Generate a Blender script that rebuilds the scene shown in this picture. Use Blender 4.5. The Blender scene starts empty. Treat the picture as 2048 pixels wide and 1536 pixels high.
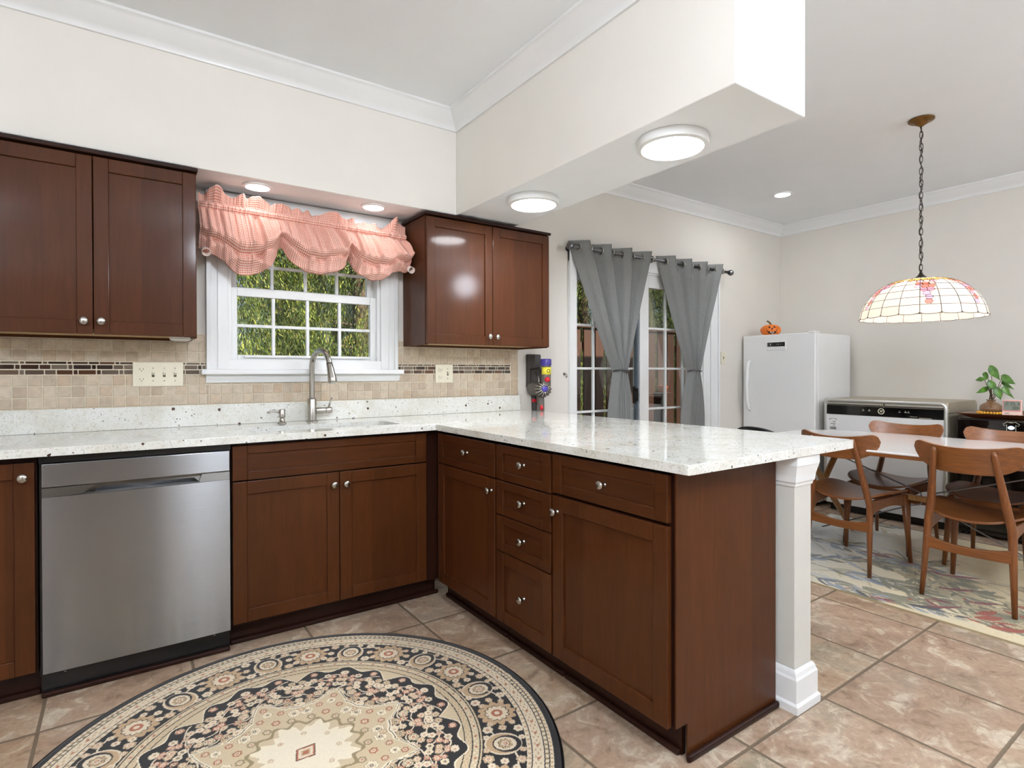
import bpy, bmesh, math, random
import numpy as np
from mathutils import Vector, Matrix, Euler
random.seed(7); RNG = np.random.default_rng(7)
PI = math.pi
SC = bpy.context.scene
COL = SC.collection

# ------------------------------------------------------------------ camera
cam = bpy.data.cameras.new('camera'); cam_o = bpy.data.objects.new('camera', cam); COL.objects.link(cam_o)
CAM_F, CAM_YAW, CAM_PITCH, CAM_ROLL, CAM_CY, CAM_H = 1115.66, .609285, -.0065387, .0022309, 752.98, 1.174
_f = Vector((math.sin(CAM_YAW)*math.cos(CAM_PITCH), math.cos(CAM_YAW)*math.cos(CAM_PITCH), math.sin(CAM_PITCH)))
_r = Vector((math.cos(CAM_YAW), -math.sin(CAM_YAW), 0)); _d = -_r.cross(_f)
_c, _s = math.cos(CAM_ROLL), math.sin(CAM_ROLL)
_r2 = _c*_r + _s*_d; _d2 = -_s*_r + _c*_d
cam_o.matrix_world = Matrix((( _r2.x, -_d2.x, -_f.x, 0), (_r2.y, -_d2.y, -_f.y, 0), (_r2.z, -_d2.z, -_f.z, CAM_H), (0, 0, 0, 1)))
cam.sensor_width = 36; cam.lens = CAM_F/2048*36; cam.shift_y = (CAM_CY-768)/2048
cam.clip_start = .02; SC.camera = cam_o

# ------------------------------------------------------------------ world, sun, exposure
SC.view_settings.view_transform = 'Standard'; SC.view_settings.look = 'None'
SC.view_settings.gamma = 1; SC.view_settings.exposure = 1.06; SC.view_settings.use_curve_mapping = False
W = bpy.data.worlds.new('sky'); SC.world = W; W.use_nodes = True
wn = W.node_tree.nodes; sky = wn.new('ShaderNodeTexSky'); sky.sky_type = 'NISHITA'
sky.sun_disc = False; sky.sun_elevation = math.radians(48); sky.sun_rotation = math.radians(150)
wn['Background'].inputs['Strength'].default_value = .075
W.node_tree.links.new(sky.outputs[0], wn['Background'].inputs[0])
sl = bpy.data.lights.new('sun', 'SUN'); sl.energy = 6.0; sl.angle = .01; sl.color = (1, .93, .8)
so = bpy.data.objects.new('sun', sl); COL.objects.link(so)
so.rotation_euler = Vector((-.30, .62, -.72)).to_track_quat('-Z', 'Y').to_euler(); so.location = (3, -6, 8)
LAMP_DISC, LAMP_CAN, FILL_GLOBE = 34.0, 7.0, 44.0

# ------------------------------------------------------------------ colour and material helpers
def lin(r, g, b):
    f = lambda c: c/12.92 if c <= .04045 else ((c+.055)/1.055)**2.4
    return (f(r/255), f(g/255), f(b/255), 1)
class NM:
    """small wrapper for building a node material"""
    def __init__(s, name):
        s.m = bpy.data.materials.new(name); s.m.use_nodes = True; s.t = s.m.node_tree
        s.b = s.t.nodes['Principled BSDF']; s.out = s.t.nodes['Material Output']
    def n(s, typ, ins=None, **props):
        o = s.t.nodes.new('ShaderNode'+typ)
        for k, v in props.items(): setattr(o, k, v)
        for k, v in (ins or {}).items(): s.set(o.inputs[k], v)
        return o
    def set(s, sock, v):
        if isinstance(v, bpy.types.NodeSocket): s.t.links.new(v, sock)
        elif hasattr(v, 'outputs'): s.t.links.new(v.outputs[0], sock)
        else: sock.default_value = v
    def bs(s, **k):
        for a, v in k.items():
            key = {'color': 'Base Color', 'rough': 'Roughness', 'metal': 'Metallic', 'normal': 'Normal', 'coat': 'Coat Weight',
                   'coatr': 'Coat Roughness', 'spec': 'Specular IOR Level', 'aniso': 'Anisotropic', 'anrot': 'Anisotropic Rotation', 'trans': 'Transmission Weight',
                   'ecol': 'Emission Color', 'estr': 'Emission Strength', 'sss': 'Subsurface Weight', 'sheen': 'Sheen Weight', 'alpha': 'Alpha'}[a]
            s.set(s.b.inputs[key], v)
        return s
    def math(s, op, a, b=None, c=None):
        o = s.n('Math', operation=op); s.set(o.inputs[0], a)
        if b is not None: s.set(o.inputs[1], b)
        if c is not None: s.set(o.inputs[2], c)
        return o.outputs[0]
    def mix(s, fac, a, b, mode='MIX'):
        o = s.n('Mix', data_type='RGBA', blend_type=mode); s.set(o.inputs[0], fac); s.set(o.inputs[6], a); s.set(o.inputs[7], b); return o.outputs[2]
    def coords(s, scale=(1, 1, 1)):
        tc = s.n('TexCoord'); mp = s.n('Mapping', {'Vector': tc.outputs['Object'], 'Scale': scale}); return mp.outputs[0]
    def noise(s, vec, scale, detail=3, rough=.5, dist=0):
        return s.n('TexNoise', {'Vector': vec, 'Scale': scale, 'Detail': detail, 'Roughness': rough, 'Distortion': dist})
    def ramp(s, fac, stops, interp='LINEAR'):
        o = s.n('ValToRGB'); e = o.color_ramp.elements; o.color_ramp.interpolation = interp
        while len(e) < len(stops): e.new(.5)
        for i, (p, c) in enumerate(stops): e[i].position = p; e[i].color = c if len(c) == 4 else (*c, 1)
        s.set(o.inputs[0], fac); return o.outputs[0]
    def bump(s, h, strength=.2, dist=.01):
        o = s.n('Bump', {'Height': h, 'Strength': strength, 'Distance': dist}); s.set(s.b.inputs['Normal'], o.outputs[0]); return s
def simple(name, rgb, rough=.5, metal=0, var=.06, scale=18, coat=0, bump=0, spec=.5):
    """plain painted / plastic / metal surface with a slight procedural variation"""
    k = NM(name); c = lin(*rgb); v = k.coords(); n = k.noise(v, scale)
    lo = tuple(x*(1-var) for x in c[:3])+(1,); hi = tuple(min(1, x*(1+var)) for x in c[:3])+(1,)
    k.bs(color=k.ramp(n.outputs[0], [(.3, lo), (.7, hi)]), rough=rough, metal=metal, coat=coat, coatr=.1, spec=spec)
    if bump: k.bump(k.noise(v, scale*12).outputs[0], bump, .002)
    return k.m
def glow(name, rgb, strength):
    k = NM(name); c = lin(*rgb); k.bs(color=c, ecol=c, estr=strength, rough=.5); return k.m

def cherry_mat(name, base, horizontal=False, dark=1.0):
    k = NM(name); tc = k.n('TexCoord'); sx = k.n('SeparateXYZ', {0: tc.outputs['Object']})
    s = k.math('ADD', sx.outputs[0], sx.outputs[1])                              # runs along a front, whichever way it faces
    a, b = (sx.outputs[2], s) if horizontal else (s, sx.outputs[2])
    board = k.n('TexWhiteNoise', {'W': k.math('FLOOR', k.math('MULTIPLY', k.math('ADD', a, 3.7), 9.3))}, noise_dimensions='1D')
    v = k.n('CombineXYZ', {0: k.math('MULTIPLY', a, 26), 1: k.math('MULTIPLY', b, 2.2), 2: board.outputs[0]})
    g = k.noise(v.outputs[0], 2.4, 6, .62, .6)
    v2 = k.n('CombineXYZ', {0: k.math('MULTIPLY', a, 4), 1: k.math('MULTIPLY', b, 1.4), 2: 3.0})
    cl = k.noise(v2.outputs[0], 2.0, 2, .5, .4)
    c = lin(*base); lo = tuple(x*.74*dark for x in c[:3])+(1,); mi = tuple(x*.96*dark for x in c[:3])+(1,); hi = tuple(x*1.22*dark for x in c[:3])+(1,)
    col = k.ramp(g.outputs[0], [(.25, lo), (.5, mi), (.8, hi)])
    col = k.mix(k.math('MULTIPLY', cl.outputs[0], .8), col, tuple(x*.62*dark for x in c[:3])+(1,), 'MIX')
    br = k.math('MULTIPLY_ADD', board.outputs[0], .34, .80)
    col = k.mix(1.0, col, k.n('CombineColor', {0: br, 1: br, 2: br}).outputs[0], 'MULTIPLY')
    k.bs(color=col, rough=.42, coat=.20, coatr=.10, spec=.12).bump(g.outputs[0], .05, .002)
    return k.m
def plank_mat(name, base, along='x', rough=.4):
    """oiled chair and table wood"""
    k = NM(name); sc = {'x': (3, 40, 40), 'y': (40, 3, 40), 'z': (40, 40, 3)}[along]
    v = k.coords(sc); g = k.noise(v, 1.6, 5, .6, .8); c = lin(*base)
    k.bs(color=k.ramp(g.outputs[0], [(.25, tuple(x*.62 for x in c[:3])), (.55, c), (.8, tuple(min(1, x*1.35) for x in c[:3]))]), rough=rough, coat=.2, coatr=.25).bump(g.outputs[0], .06, .002)
    return k.m
def granite_mat():
    k = NM('speckled white granite'); v = k.coords()
    n1 = k.noise(v, 7, 4, .6, .4); n2 = k.noise(v, 60, 4, .7, .3); n3 = k.noise(v, 150, 2, .6)
    col = k.ramp(n1.outputs[0], [(.3, lin(212, 210, 198)), (.55, lin(228, 228, 222)), (.75, lin(234, 234, 230))])
    col = k.mix(k.ramp(n2.outputs[0], [(.54, (0, 0, 0)), (.67, (.6, .6, .6))]), col, lin(190, 182, 158))
    col = k.mix(k.ramp(n3.outputs[0], [(.57, (0, 0, 0)), (.69, (.55, .55, .55))]), col, lin(150, 148, 140))
    vo = k.n('TexVoronoi', {'Vector': v, 'Scale': 26}); on = k.n('TexWhiteNoise', {'Vector': vo.outputs['Color']}, noise_dimensions='3D')
    wob = k.math('ADD', vo.outputs['Distance'], k.math('MULTIPLY', k.math('SUBTRACT', n2.outputs[0], .5), .5))
    m = k.math('MULTIPLY', k.math('LESS_THAN', wob, .17), k.math('GREATER_THAN', on.outputs[0], .72))
    m = k.math('MULTIPLY', m, k.math('GREATER_THAN', k.noise(v, 3.1).outputs[0], .42))
    vo2 = k.n('TexVoronoi', {'Vector': v, 'Scale': 75}); on2 = k.n('TexWhiteNoise', {'Vector': vo2.outputs['Color']}, noise_dimensions='3D')
    m2 = k.math('MULTIPLY', k.math('LESS_THAN', k.math('ADD', vo2.outputs['Distance'], k.math('MULTIPLY', n3.outputs[0], .3)), .42), k.math('MULTIPLY', k.math('GREATER_THAN', on2.outputs[0], .80), k.math('GREATER_THAN', n1.outputs[0], .52)))
    col = k.mix(k.math('MULTIPLY', m2, .8), col, lin(92, 84, 74)); col = k.mix(m, col, lin(70, 48, 38))
    k.bs(color=col, rough=.07, spec=.55, coat=.3, coatr=.03); return k.m
def floor_mat():
    k = NM('slate look floor tile'); tc = k.n('TexCoord'); sx = k.n('SeparateXYZ', {0: tc.outputs['Object']})
    P = .46
    u = k.math('DIVIDE', k.math('SUBTRACT', sx.outputs[0], 2.525-P*40), P); w = k.math('DIVIDE', k.math('SUBTRACT', sx.outputs[1], 1.0-P*40), P)
    cell = k.n('CombineXYZ', {0: k.math('FLOOR', u), 1: k.math('FLOOR', w), 2: 0.0})
    rnd = k.n('TexWhiteNoise', {'Vector': cell.outputs[0]}, noise_dimensions='3D')
    def edge(t):
        fr = k.math('FRACT', t); return k.math('MINIMUM', fr, k.math('SUBTRACT', 1.0, fr))
    off = k.n('VectorMath', {0: tc.outputs['Object'], 1: k.n('VectorMath', {0: rnd.outputs['Color'], 1: (37, 37, 37)}, operation='MULTIPLY').outputs[0]}, operation='ADD')
    n1 = k.noise(off.outputs[0], 3.2, 5, .62, .9); n2 = k.noise(off.outputs[0], 11, 6, .68, .8); n3 = k.noise(off.outputs[0], 48, 4, .7)
    e = k.math('MINIMUM', edge(u), edge(w)); e = k.math('ADD', e, k.math('MULTIPLY', k.math('SUBTRACT', n3.outputs[0], .5), .008))
    a = k.ramp(n1.outputs[0], [(.25, lin(126, 104, 82)), (.42, lin(176, 147, 119)), (.56, lin(190, 166, 140)), (.66, lin(160, 150, 126)), (.8, lin(196, 164, 138))])
    a = k.mix(k.math('MULTIPLY', rnd.outputs[0], .5), a, lin(174, 148, 130))
    a = k.mix(k.ramp(n2.outputs[0], [(.52, (0, 0, 0)), (.64, (.9, .9, .9))]), a, lin(216, 202, 180))
    a = k.mix(k.ramp(n2.outputs[0], [(.32, (.7, .7, .7)), (.44, (0, 0, 0))]), a, lin(112, 90, 70))
    a = k.mix(k.ramp(n3.outputs[0], [(.35, (.25, .25, .25)), (.6, (0, 0, 0))]), a, lin(110, 88, 70))
    g = k.math('LESS_THAN', e, .0125)
    k.bs(color=k.mix(g, a, lin(118, 102, 84)), rough=k.mix(g, (.34, .34, .34, 1), (.8, .8, .8, 1)), spec=.45)
    h = k.math('ADD', k.math('MULTIPLY', k.math('MINIMUM', e, .035), 14), k.math('MULTIPLY', n2.outputs[0], .12))
    k.bump(h, .35, .01); return k.m
def island_mat(name, stops, rough=.5, noise=0, nscale=40, coat=0, spec=.5, patch=False):
    """one colour per loose piece of the mesh (tiles, leaves)"""
    k = NM(name); g = k.n('NewGeometry'); col = k.ramp(g.outputs['Random Per Island'], stops)
    if noise:
        v = k.coords(); n = k.noise(v, nscale, 5, .65, .6)
        col = k.mix(k.ramp(n.outputs[0], [(.4, (0, 0, 0)), (.7, (noise, noise, noise))]), col, tuple(x*.55 for x in stops[0][1][:3])+(1,))
        k.bump(n.outputs[0], .12, .002)
    if patch:                                                   # dark gaps between clumps painted as noise patches of deeper green
        n = k.noise(k.coords(), 2.6, 3, .6); col = k.mix(k.ramp(n.outputs[0], [(.40, (.8, .8, .8)), (.58, (0, 0, 0))]), col, lin(40, 58, 24))
    k.bs(color=col, rough=rough, coat=coat, coatr=.05, spec=spec); return k.m
def attr_mat(name, rough=.9, sheen=.3, bump=.25, bscale=500):
    k = NM(name); a = k.n('Attribute', attribute_name='pattern'); v = k.coords(); n = k.noise(v, bscale, 2)
    col = k.mix(.18, a.outputs[0], n.outputs[0], 'OVERLAY')
    k.bs(color=col, rough=rough, sheen=sheen, spec=.2).bump(n.outputs[0], bump, .004); return k.m
def steel_mat(name, rgb, rough=.27, along='x', wob=.0):
    k = NM(name); v = k.coords({'x': (2, 300, 300), 'z': (300, 300, 2)}[along]); n = k.noise(v, 2.0, 3, .6)
    c = lin(*rgb); k.bs(color=k.ramp(n.outputs[0], [(.3, tuple(x*.9 for x in c[:3])), (.7, c)]), metal=1.0, rough=rough, anrot=.25, aniso=1.0 if along == 'x' else 0)
    if along == 'x': k.set(k.b.inputs['Tangent'], k.n('Tangent', direction_type='RADIAL', axis='Z').outputs[0])
    k.bump(n.outputs[0], .03, .001); return k.m
def glass_mat():
    k = NM('clear window glass'); tr = k.n('BsdfTransparent', {0: (.97, .98, .97, 1)}); gl = k.n('BsdfGlossy', {'Roughness': 0.0})
    fr = k.n('Fresnel', {'IOR': 1.35}); mx = k.n('MixShader', {0: k.math('MULTIPLY', fr.outputs[0], .7), 1: tr.outputs[0], 2: gl.outputs[0]})
    k.t.links.new(mx.outputs[0], k.out.inputs[0]); return k.m
def gingham_mat():
    k = NM('coral gingham cotton'); uv = k.n('UVMap', uv_map='UVMap'); sx = k.n('SeparateXYZ', {0: uv.outputs[0]})
    s1 = k.math('GREATER_THAN', k.math('FRACT', k.math('DIVIDE', sx.outputs[0], .0102)), .5); s2 = k.math('GREATER_THAN', k.math('FRACT', k.math('DIVIDE', sx.outputs[1], .0102)), .5)
    t = k.math('MULTIPLY', k.math('ADD', s1, s2), .5)
    col = k.ramp(t, [(0, lin(251, 234, 224)), (.5, lin(241, 188, 168)), (1, lin(214, 118, 98))])
    d = k.n('BsdfDiffuse', {0: col}); tl = k.n('BsdfTranslucent', {0: col}); mx = k.n('MixShader', {0: .16, 1: d.outputs[0], 2: tl.outputs[0]})
    k.t.links.new(mx.outputs[0], k.out.inputs[0]); return k.m
def fabric_grey_mat():
    k = NM('grey textured curtain fabric'); v = k.coords((30, 30, 260)); n = k.noise(v, 3.0, 4, .7, .5)
    k.bs(color=k.ramp(n.outputs[0], [(.3, lin(122, 123, 122)), (.7, lin(158, 159, 157))]), rough=.85, sheen=.3, spec=.2).bump(n.outputs[0], .3, .003); return k.m

M = {}
M['wall'] = simple('warm greige wall paint', (222, 217, 208), .7, var=.015, scale=4, bump=.03)
M['soffit'] = simple('pale cream wall paint', (231, 227, 219), .7, var=.015, scale=4, bump=.03)
M['ceil'] = simple('flat white ceiling paint', (238, 241, 243), .85, var=.01, scale=4, bump=.03)
M['white'] = simple('white gloss trim paint', (232, 233, 232), .3, var=.012, scale=6)
M['white_app'] = simple('white enamel appliance', (236, 236, 235), .22, var=.012, scale=5, coat=.3)
M['cherry'] = cherry_mat('cherry stained wood', (84, 45, 20))
M['cherry_h'] = cherry_mat('cherry stained wood, level grain', (84, 45, 20), True)
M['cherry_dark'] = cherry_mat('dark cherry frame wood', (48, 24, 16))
M['lightwood'] = plank_mat('pale maple underside', (198, 168, 118), 'x', .5)
M['granite'] = granite_mat(); M['floor'] = floor_mat()
M['tile'] = island_mat('beige stone wall tile', [(0, lin(180, 162, 140)), (.4, lin(194, 178, 156)), (.7, lin(206, 192, 170)), (1, lin(190, 168, 142))], .35, .45, 36)
M['grout'] = simple('cream grout', (222, 212, 190), .85, scale=60)
M['mosaic'] = island_mat('glass mosaic strip', [(0, lin(46, 34, 28)), (.3, lin(70, 50, 40)), (.55, lin(122, 110, 98)), (.8, lin(94, 60, 40)), (1, lin(60, 52, 48))], .08, coat=.5)
M['steel'] = steel_mat('brushed stainless steel', (160, 162, 165), .24)
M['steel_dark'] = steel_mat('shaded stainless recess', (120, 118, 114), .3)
M['nickel'] = steel_mat('brushed nickel', (182, 179, 172), .26, 'z')
M['rodmetal'] = steel_mat('pewter curtain rod metal', (120, 120, 122), .3, 'z')
M['black'] = simple('black plastic', (16, 16, 17), .3, var=.2)
M['blackgloss'] = simple('glossy black panel', (10, 10, 11), .06, var=.2, coat=.6)
M['glass'] = glass_mat(); M['gingham'] = gingham_mat(); M['curtain'] = fabric_grey_mat()
M['rug'] = attr_mat('woven medallion rug pile'); M['leafrug'] = attr_mat('leaf pattern rug pile', .92)
M['teak'] = plank_mat('teak chair wood', (126, 74, 36), 'z', .36); M['teak_x'] = plank_mat('teak veneer, level grain', (130, 78, 38), 'y', .34)
M['oak'] = plank_mat('light oak', (190, 140, 84), 'z', .45)
M['laminate'] = simple('white table laminate', (243, 243, 243), .18, var=.01, coat=.3)
M['wire'] = simple('grey wire', (150, 150, 154), .35, .8)
M['ivory'] = simple('ivory cover plate plastic', (224, 218, 196), .4, var=.02)
M['slot'] = simple('dark slot', (60, 52, 40), .6)
M['bronze'] = simple('antique brass', (120, 88, 46), .38, .9, var=.25, scale=40)
M['iron'] = simple('dark bronze chain', (66, 58, 50), .42, .7, var=.2)
M['disc_glow'] = glow('lit lamp diffuser', (250, 252, 255), LAMP_DISC); M['can_glow'] = glow('lit downlight lens', (250, 252, 255), LAMP_CAN)
M['can_strong'] = glow('strong downlight lens', (250, 252, 255), 65); M['fill_globe_glow'] = glow('added fill globe', (235, 243, 255), FILL_GLOBE)
M['fence'] = plank_mat('brown stained fence board', (80, 48, 32), 'z', .6); M['deck'] = plank_mat('brown deck board', (116, 84, 62), 'x', .6)
M['ground'] = simple('leaf strewn lawn', (120, 112, 60), .95, var=.5, scale=30)

# ------------------------------------------------------------------ mesh builder
class MB:
    def __init__(s): s.v = []; s.f = []; s.uv = None
    def add(s, vs, fs):
        o = len(s.v); s.v += [tuple(p) for p in vs]; s.f += [tuple(i+o for i in f) for f in fs]; return s
    def box(s, x0, x1, y0, y1, z0, z1):
        x0, x1 = sorted((x0, x1)); y0, y1 = sorted((y0, y1)); z0, z1 = sorted((z0, z1))
        return s.add([(x0, y0, z0), (x1, y0, z0), (x1, y1, z0), (x0, y1, z0), (x0, y0, z1), (x1, y0, z1), (x1, y1, z1), (x0, y1, z1)],
                     [(0, 3, 2, 1), (4, 5, 6, 7), (0, 1, 5, 4), (1, 2, 6, 5), (2, 3, 7, 6), (3, 0, 4, 7)])
    def loft(s, rings, cap=True, closed=True):
        n = len(rings[0]); vs = [p for r in rings for p in r]; fs = []
        for i in range(len(rings)-1):
            for j in range(n if closed else n-1):
                k = (j+1) % n; fs.append((i*n+j, i*n+k, (i+1)*n+k, (i+1)*n+j))
        if cap and closed: fs += [tuple(range(n-1, -1, -1)), tuple(range((len(rings)-1)*n, len(rings)*n))]
        return s.add(vs, fs)
    def lathe(s, prof, c=(0, 0, 0), axis='z', seg=24, sx=1, sy=1, cap=True):
        """prof: list of (radius, height) along the axis from c"""
        rings = []
        for r, h in prof:
            ring = []
            for i in range(seg):
                a = 2*PI*i/seg; u, w = r*math.cos(a)*sx, r*math.sin(a)*sy
                p = {'z': (u, w, h), 'x': (h, u, w), 'y': (w, h, u), '-y': (u, -h, w), '-x': (-h, w, u), '-z': (w, u, -h)}[axis]
                ring.append((c[0]+p[0], c[1]+p[1], c[2]+p[2]))
            rings.append(ring)
        return s.loft(rings, cap)
    def tube(s, pts, r, seg=10, cap=True, flat=1.0, closed=False):
        pts = [Vector(p) for p in pts]; rs = r if isinstance(r, (list, tuple)) else [r]*len(pts); rings = []; N = None
        for i, p in enumerate(pts):
            if closed: t = pts[(i+1) % len(pts)]-pts[i-1]
            else: t = pts[min(i+1, len(pts)-1)]-pts[max(i-1, 0)]
            t.normalize()
            if N is None:
                N = t.orthogonal() if abs(t.z) > .95 else t.cross(Vector((0, 0, 1))).normalized()
            N = (N - t*N.dot(t)).normalized(); B = t.cross(N)
            rings.append([p+rs[i]*(math.cos(2*PI*j/seg)*N+flat*math.sin(2*PI*j/seg)*B) for j in range(seg)])
        if closed: rings.append(rings[0]); return s.loft(rings, False)
        return s.loft(rings, cap)
    def prism(s, poly, z0, z1, axis='z', c=(0, 0, 0)):
        mp = {'z': lambda a, b, h: (a, b, h), 'y': lambda a, b, h: (a, h, b), 'x': lambda a, b, h: (h, a, b)}[axis]
        n = len(poly); vs = [Vector(mp(a, b, z0))+Vector(c) for a, b in poly]+[Vector(mp(a, b, z1))+Vector(c) for a, b in poly]
        fs = [tuple(range(n-1, -1, -1)), tuple(range(n, 2*n))]+[(i, (i+1) % n, n+(i+1) % n, n+i) for i in range(n)]
        return s.add(vs, fs)
    def ball(s, c, r, seg=16, rings=10, sc=(1, 1, 1)):
        pr = [(max(1e-4, math.sin(PI*i/rings)*r), -math.cos(PI*i/rings)*r) for i in range(rings+1)]
        o = len(s.v); s.lathe(pr, (0, 0, 0), 'z', seg)
        s.v[o:] = [(c[0]+p[0]*sc[0], c[1]+p[1]*sc[1], c[2]+p[2]*sc[2]) for p in s.v[o:]]; return s
    def grid(s, fn, nu, nv, uv=None):
        o = len(s.v)
        vs = [fn(i/(nu-1), j/(nv-1)) for j in range(nv) for i in range(nu)]
        fs = [(j*nu+i, j*nu+i+1, (j+1)*nu+i+1, (j+1)*nu+i) for j in range(nv-1) for i in range(nu-1)]
        s.add(vs, fs)
        if uv: s.uv = [uv(i/(nu-1), j/(nv-1)) for j in range(nv) for i in range(nu)]
        return s
    def build(s, name, mat, parent=None, smooth=False, bevel=0, solid=0, subsurf=0, seg=2, auto=None):
        org = WORLD(parent) if parent else Vector()
        me = bpy.data.meshes.new(name); me.from_pydata([(p[0]-org.x, p[1]-org.y, p[2]-org.z) for p in s.v], [], s.f)
        if s.uv is not None:
            lay = me.uv_layers.new(name='UVMap'); vi = np.zeros(len(me.loops), int); me.loops.foreach_get('vertex_index', vi)
            lay.data.foreach_set('uv', np.array(s.uv, float)[vi].ravel())
        bm = bmesh.new(); bm.from_mesh(me); bmesh.ops.recalc_face_normals(bm, faces=bm.faces); bm.to_mesh(me); bm.free()
        mm = M[mat] if isinstance(mat, str) else mat
        me.materials.append(mm); o = bpy.data.objects.new(name, me); COL.objects.link(o)
        if parent: o.parent = parent
        if smooth: me.polygons.foreach_set('use_smooth', [True]*len(me.polygons))
        if smooth and auto: me.set_sharp_from_angle(angle=math.radians(auto))
        if solid: m = o.modifiers.new('thickness', 'SOLIDIFY'); m.thickness = solid; m.offset = 0
        if bevel: m = o.modifiers.new('bevel', 'BEVEL'); m.width = bevel; m.segments = seg; m.limit_method = 'ANGLE'; m.angle_limit = math.radians(35)
        if subsurf: m = o.modifiers.new('subdivision', 'SUBSURF'); m.levels = subsurf; m.render_levels = subsurf
        return o
ORG = {}
def WORLD(o):
    p = Vector(o.location)
    while o.parent: o = o.parent; p += o.location
    return p
def tag(o, label=None, cat=None, group=None, kind=None):
    for k, v in (('label', label), ('category', cat), ('group', group), ('kind', kind)):
        if v: o[k] = v
    return o
def thing(name, label, cat, loc=(0, 0, 0), group=None, rz=0):
    o = bpy.data.objects.new(name, None); COL.objects.link(o); o.location = loc; o.rotation_euler.z = rz; o.empty_display_size = .05
    return tag(o, label, cat, group)
def structure(o): o['kind'] = 'structure'; return o
def struct_root(name, loc=(0, 0, 0)):
    o = bpy.data.objects.new(name, None); COL.objects.link(o); o.location = loc; o['kind'] = 'structure'; return o
def dup(root, loc, rz, label, group=None):
    def cp(o, par):
        c = o.copy(); COL.objects.link(c)
        if par: c.parent = par
        for ch in [x for x in COL.objects if x.parent == o]: cp(ch, c)
        return c
    kids = cp(root, None); kids.location = loc; kids.rotation_euler.z = rz; tag(kids, label, None, group); return kids
def paint(o, cols):
    """per-vertex woven / glazed pattern"""
    a = o.data.color_attributes.new('pattern', 'FLOAT_COLOR', 'POINT'); a.data.foreach_set('color', np.asarray(cols, np.float32).ravel())

# ------------------------------------------------------------------ room shell
YW, XR, ZC = 3.175, 5.617, 2.674
XL, YF = -1.9, -2.3
WIN = (.43, 1.27, 1.215, 2.05)           # kitchen window opening x0 x1 z0 z1
DOOR = (2.785, 4.36, 0.0, 2.02)         # patio door opening
structure(MB().box(XL-.15, XR+.15, YF-.15, YW+.13, -.12, 0).build('floor', 'floor'))
structure(MB().box(XL-.5, XR+.5, YF-.5, YW+.45, ZC, ZC+.3).build('ceiling', 'ceil'))
b = MB(); T = YW+.13
b.box(XL-.15, WIN[0], YW, T, 0, ZC).box(WIN[0], WIN[1], YW, T, 0, WIN[2]).box(WIN[0], WIN[1], YW, T, WIN[3], ZC).box(WIN[1], DOOR[0], YW, T, 0, ZC)
b.box(DOOR[0], DOOR[1], YW, T, DOOR[3], ZC).box(DOOR[1], XR+.15, YW, T, 0, ZC)
structure(b.build('wall_back', 'wall'))
structure(MB().box(XR, XR+.15, YF, YW, 0, ZC).build('wall_right', 'wall'))
structure(MB().box(XL-.15, XL, YF, YW, 0, ZC).build('wall_left', 'wall'))
structure(MB().box(XL-.15, XR+.15, YF-.15, YF, 0, ZC).build('wall_front', 'wall'))
YS, ZS = 2.874, 2.10
BX0, BX1, BY0 = 1.612, 2.040, 1.056
def soffit_box(name, x0, x1, y0, y1):
    o = MB().box(x0, x1, y0, y1, ZS, ZC).build(name, 'soffit', bevel=.004); o.data.materials.append(M['ceil'])
    for p in o.data.polygons:
        if p.normal.z < -.9: p.material_index = 1
    return structure(o)
soffit_box('soffit', XL, BX0, YS, YW); soffit_box('ceiling_beam', BX0, BX1, BY0, YW)
CR = [(0, 0), (0, -.094), (.012, -.094), (.016, -.078), (.03, -.066), (.058, -.046), (.074, -.022), (.086, -.014), (.094, -.012), (.094, 0)]   # crown section (out, down)
def crown(name, p0, p1, out, m0, m1):
    """p0->p1 run along the wall, out = direction into the room, m0/m1 mitre shift of each end per unit of projection"""
    p0, p1, out = Vector(p0), Vector(p1), Vector(out); d = (p1-p0).normalized(); rings = []
    for p, m in ((p0, m0), (p1, m1)):
        rings.append([p+out*o_+d*(m*o_)+Vector((0, 0, dz)) for o_, dz in CR])
    structure(MB().loft(rings).build(name, 'white', smooth=True, auto=40))
crown('trim_1', (XL, YS, ZC), (BX0, YS, ZC), (0, -1, 0), 1, -1)
crown('trim_2', (BX0, YS, ZC), (BX0, BY0, ZC), (-1, 0, 0), 1, 1)
crown('trim_3', (BX1, YW, ZC), (XR, YW, ZC), (0, -1, 0), 0, -1)
crown('trim_4', (XR, YW, ZC), (XR, YF, ZC), (-1, 0, 0), 1, -1)
d2 = struct_root('reflection_door', (1.35, YF, 0))                                               # added unseen door, put behind the camera to mirror in the steel
MB().box(.95, 1.75, YF, YF+.03, 0, 2.03).build('door_leaf', 'white', d2, bevel=.003); MB().box(.87, .95, YF, YF+.02, 0, 2.10).box(1.75, 1.83, YF, YF+.02, 0, 2.10).box(.87, 1.83, YF, YF+.02, 2.03, 2.10).build('door_frame', 'white', d2)
structure(MB().box(-1.1, .40, YF, YF+.55, 0, 2.2).build('reflection_block', 'cherry_dark', bevel=.003))  # unseen dark block added so the dishwasher steel has something to reflect
def base(name, x0, x1, y0, y1): structure(MB().box(x0, x1, y0, y1, 0, .13).build(name, 'white', bevel=.006))
base('baseboard_right', XR-.015, XR, YF, YW); base('baseboard_back', 4.6, XR-.015, YW-.015, YW)

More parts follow.
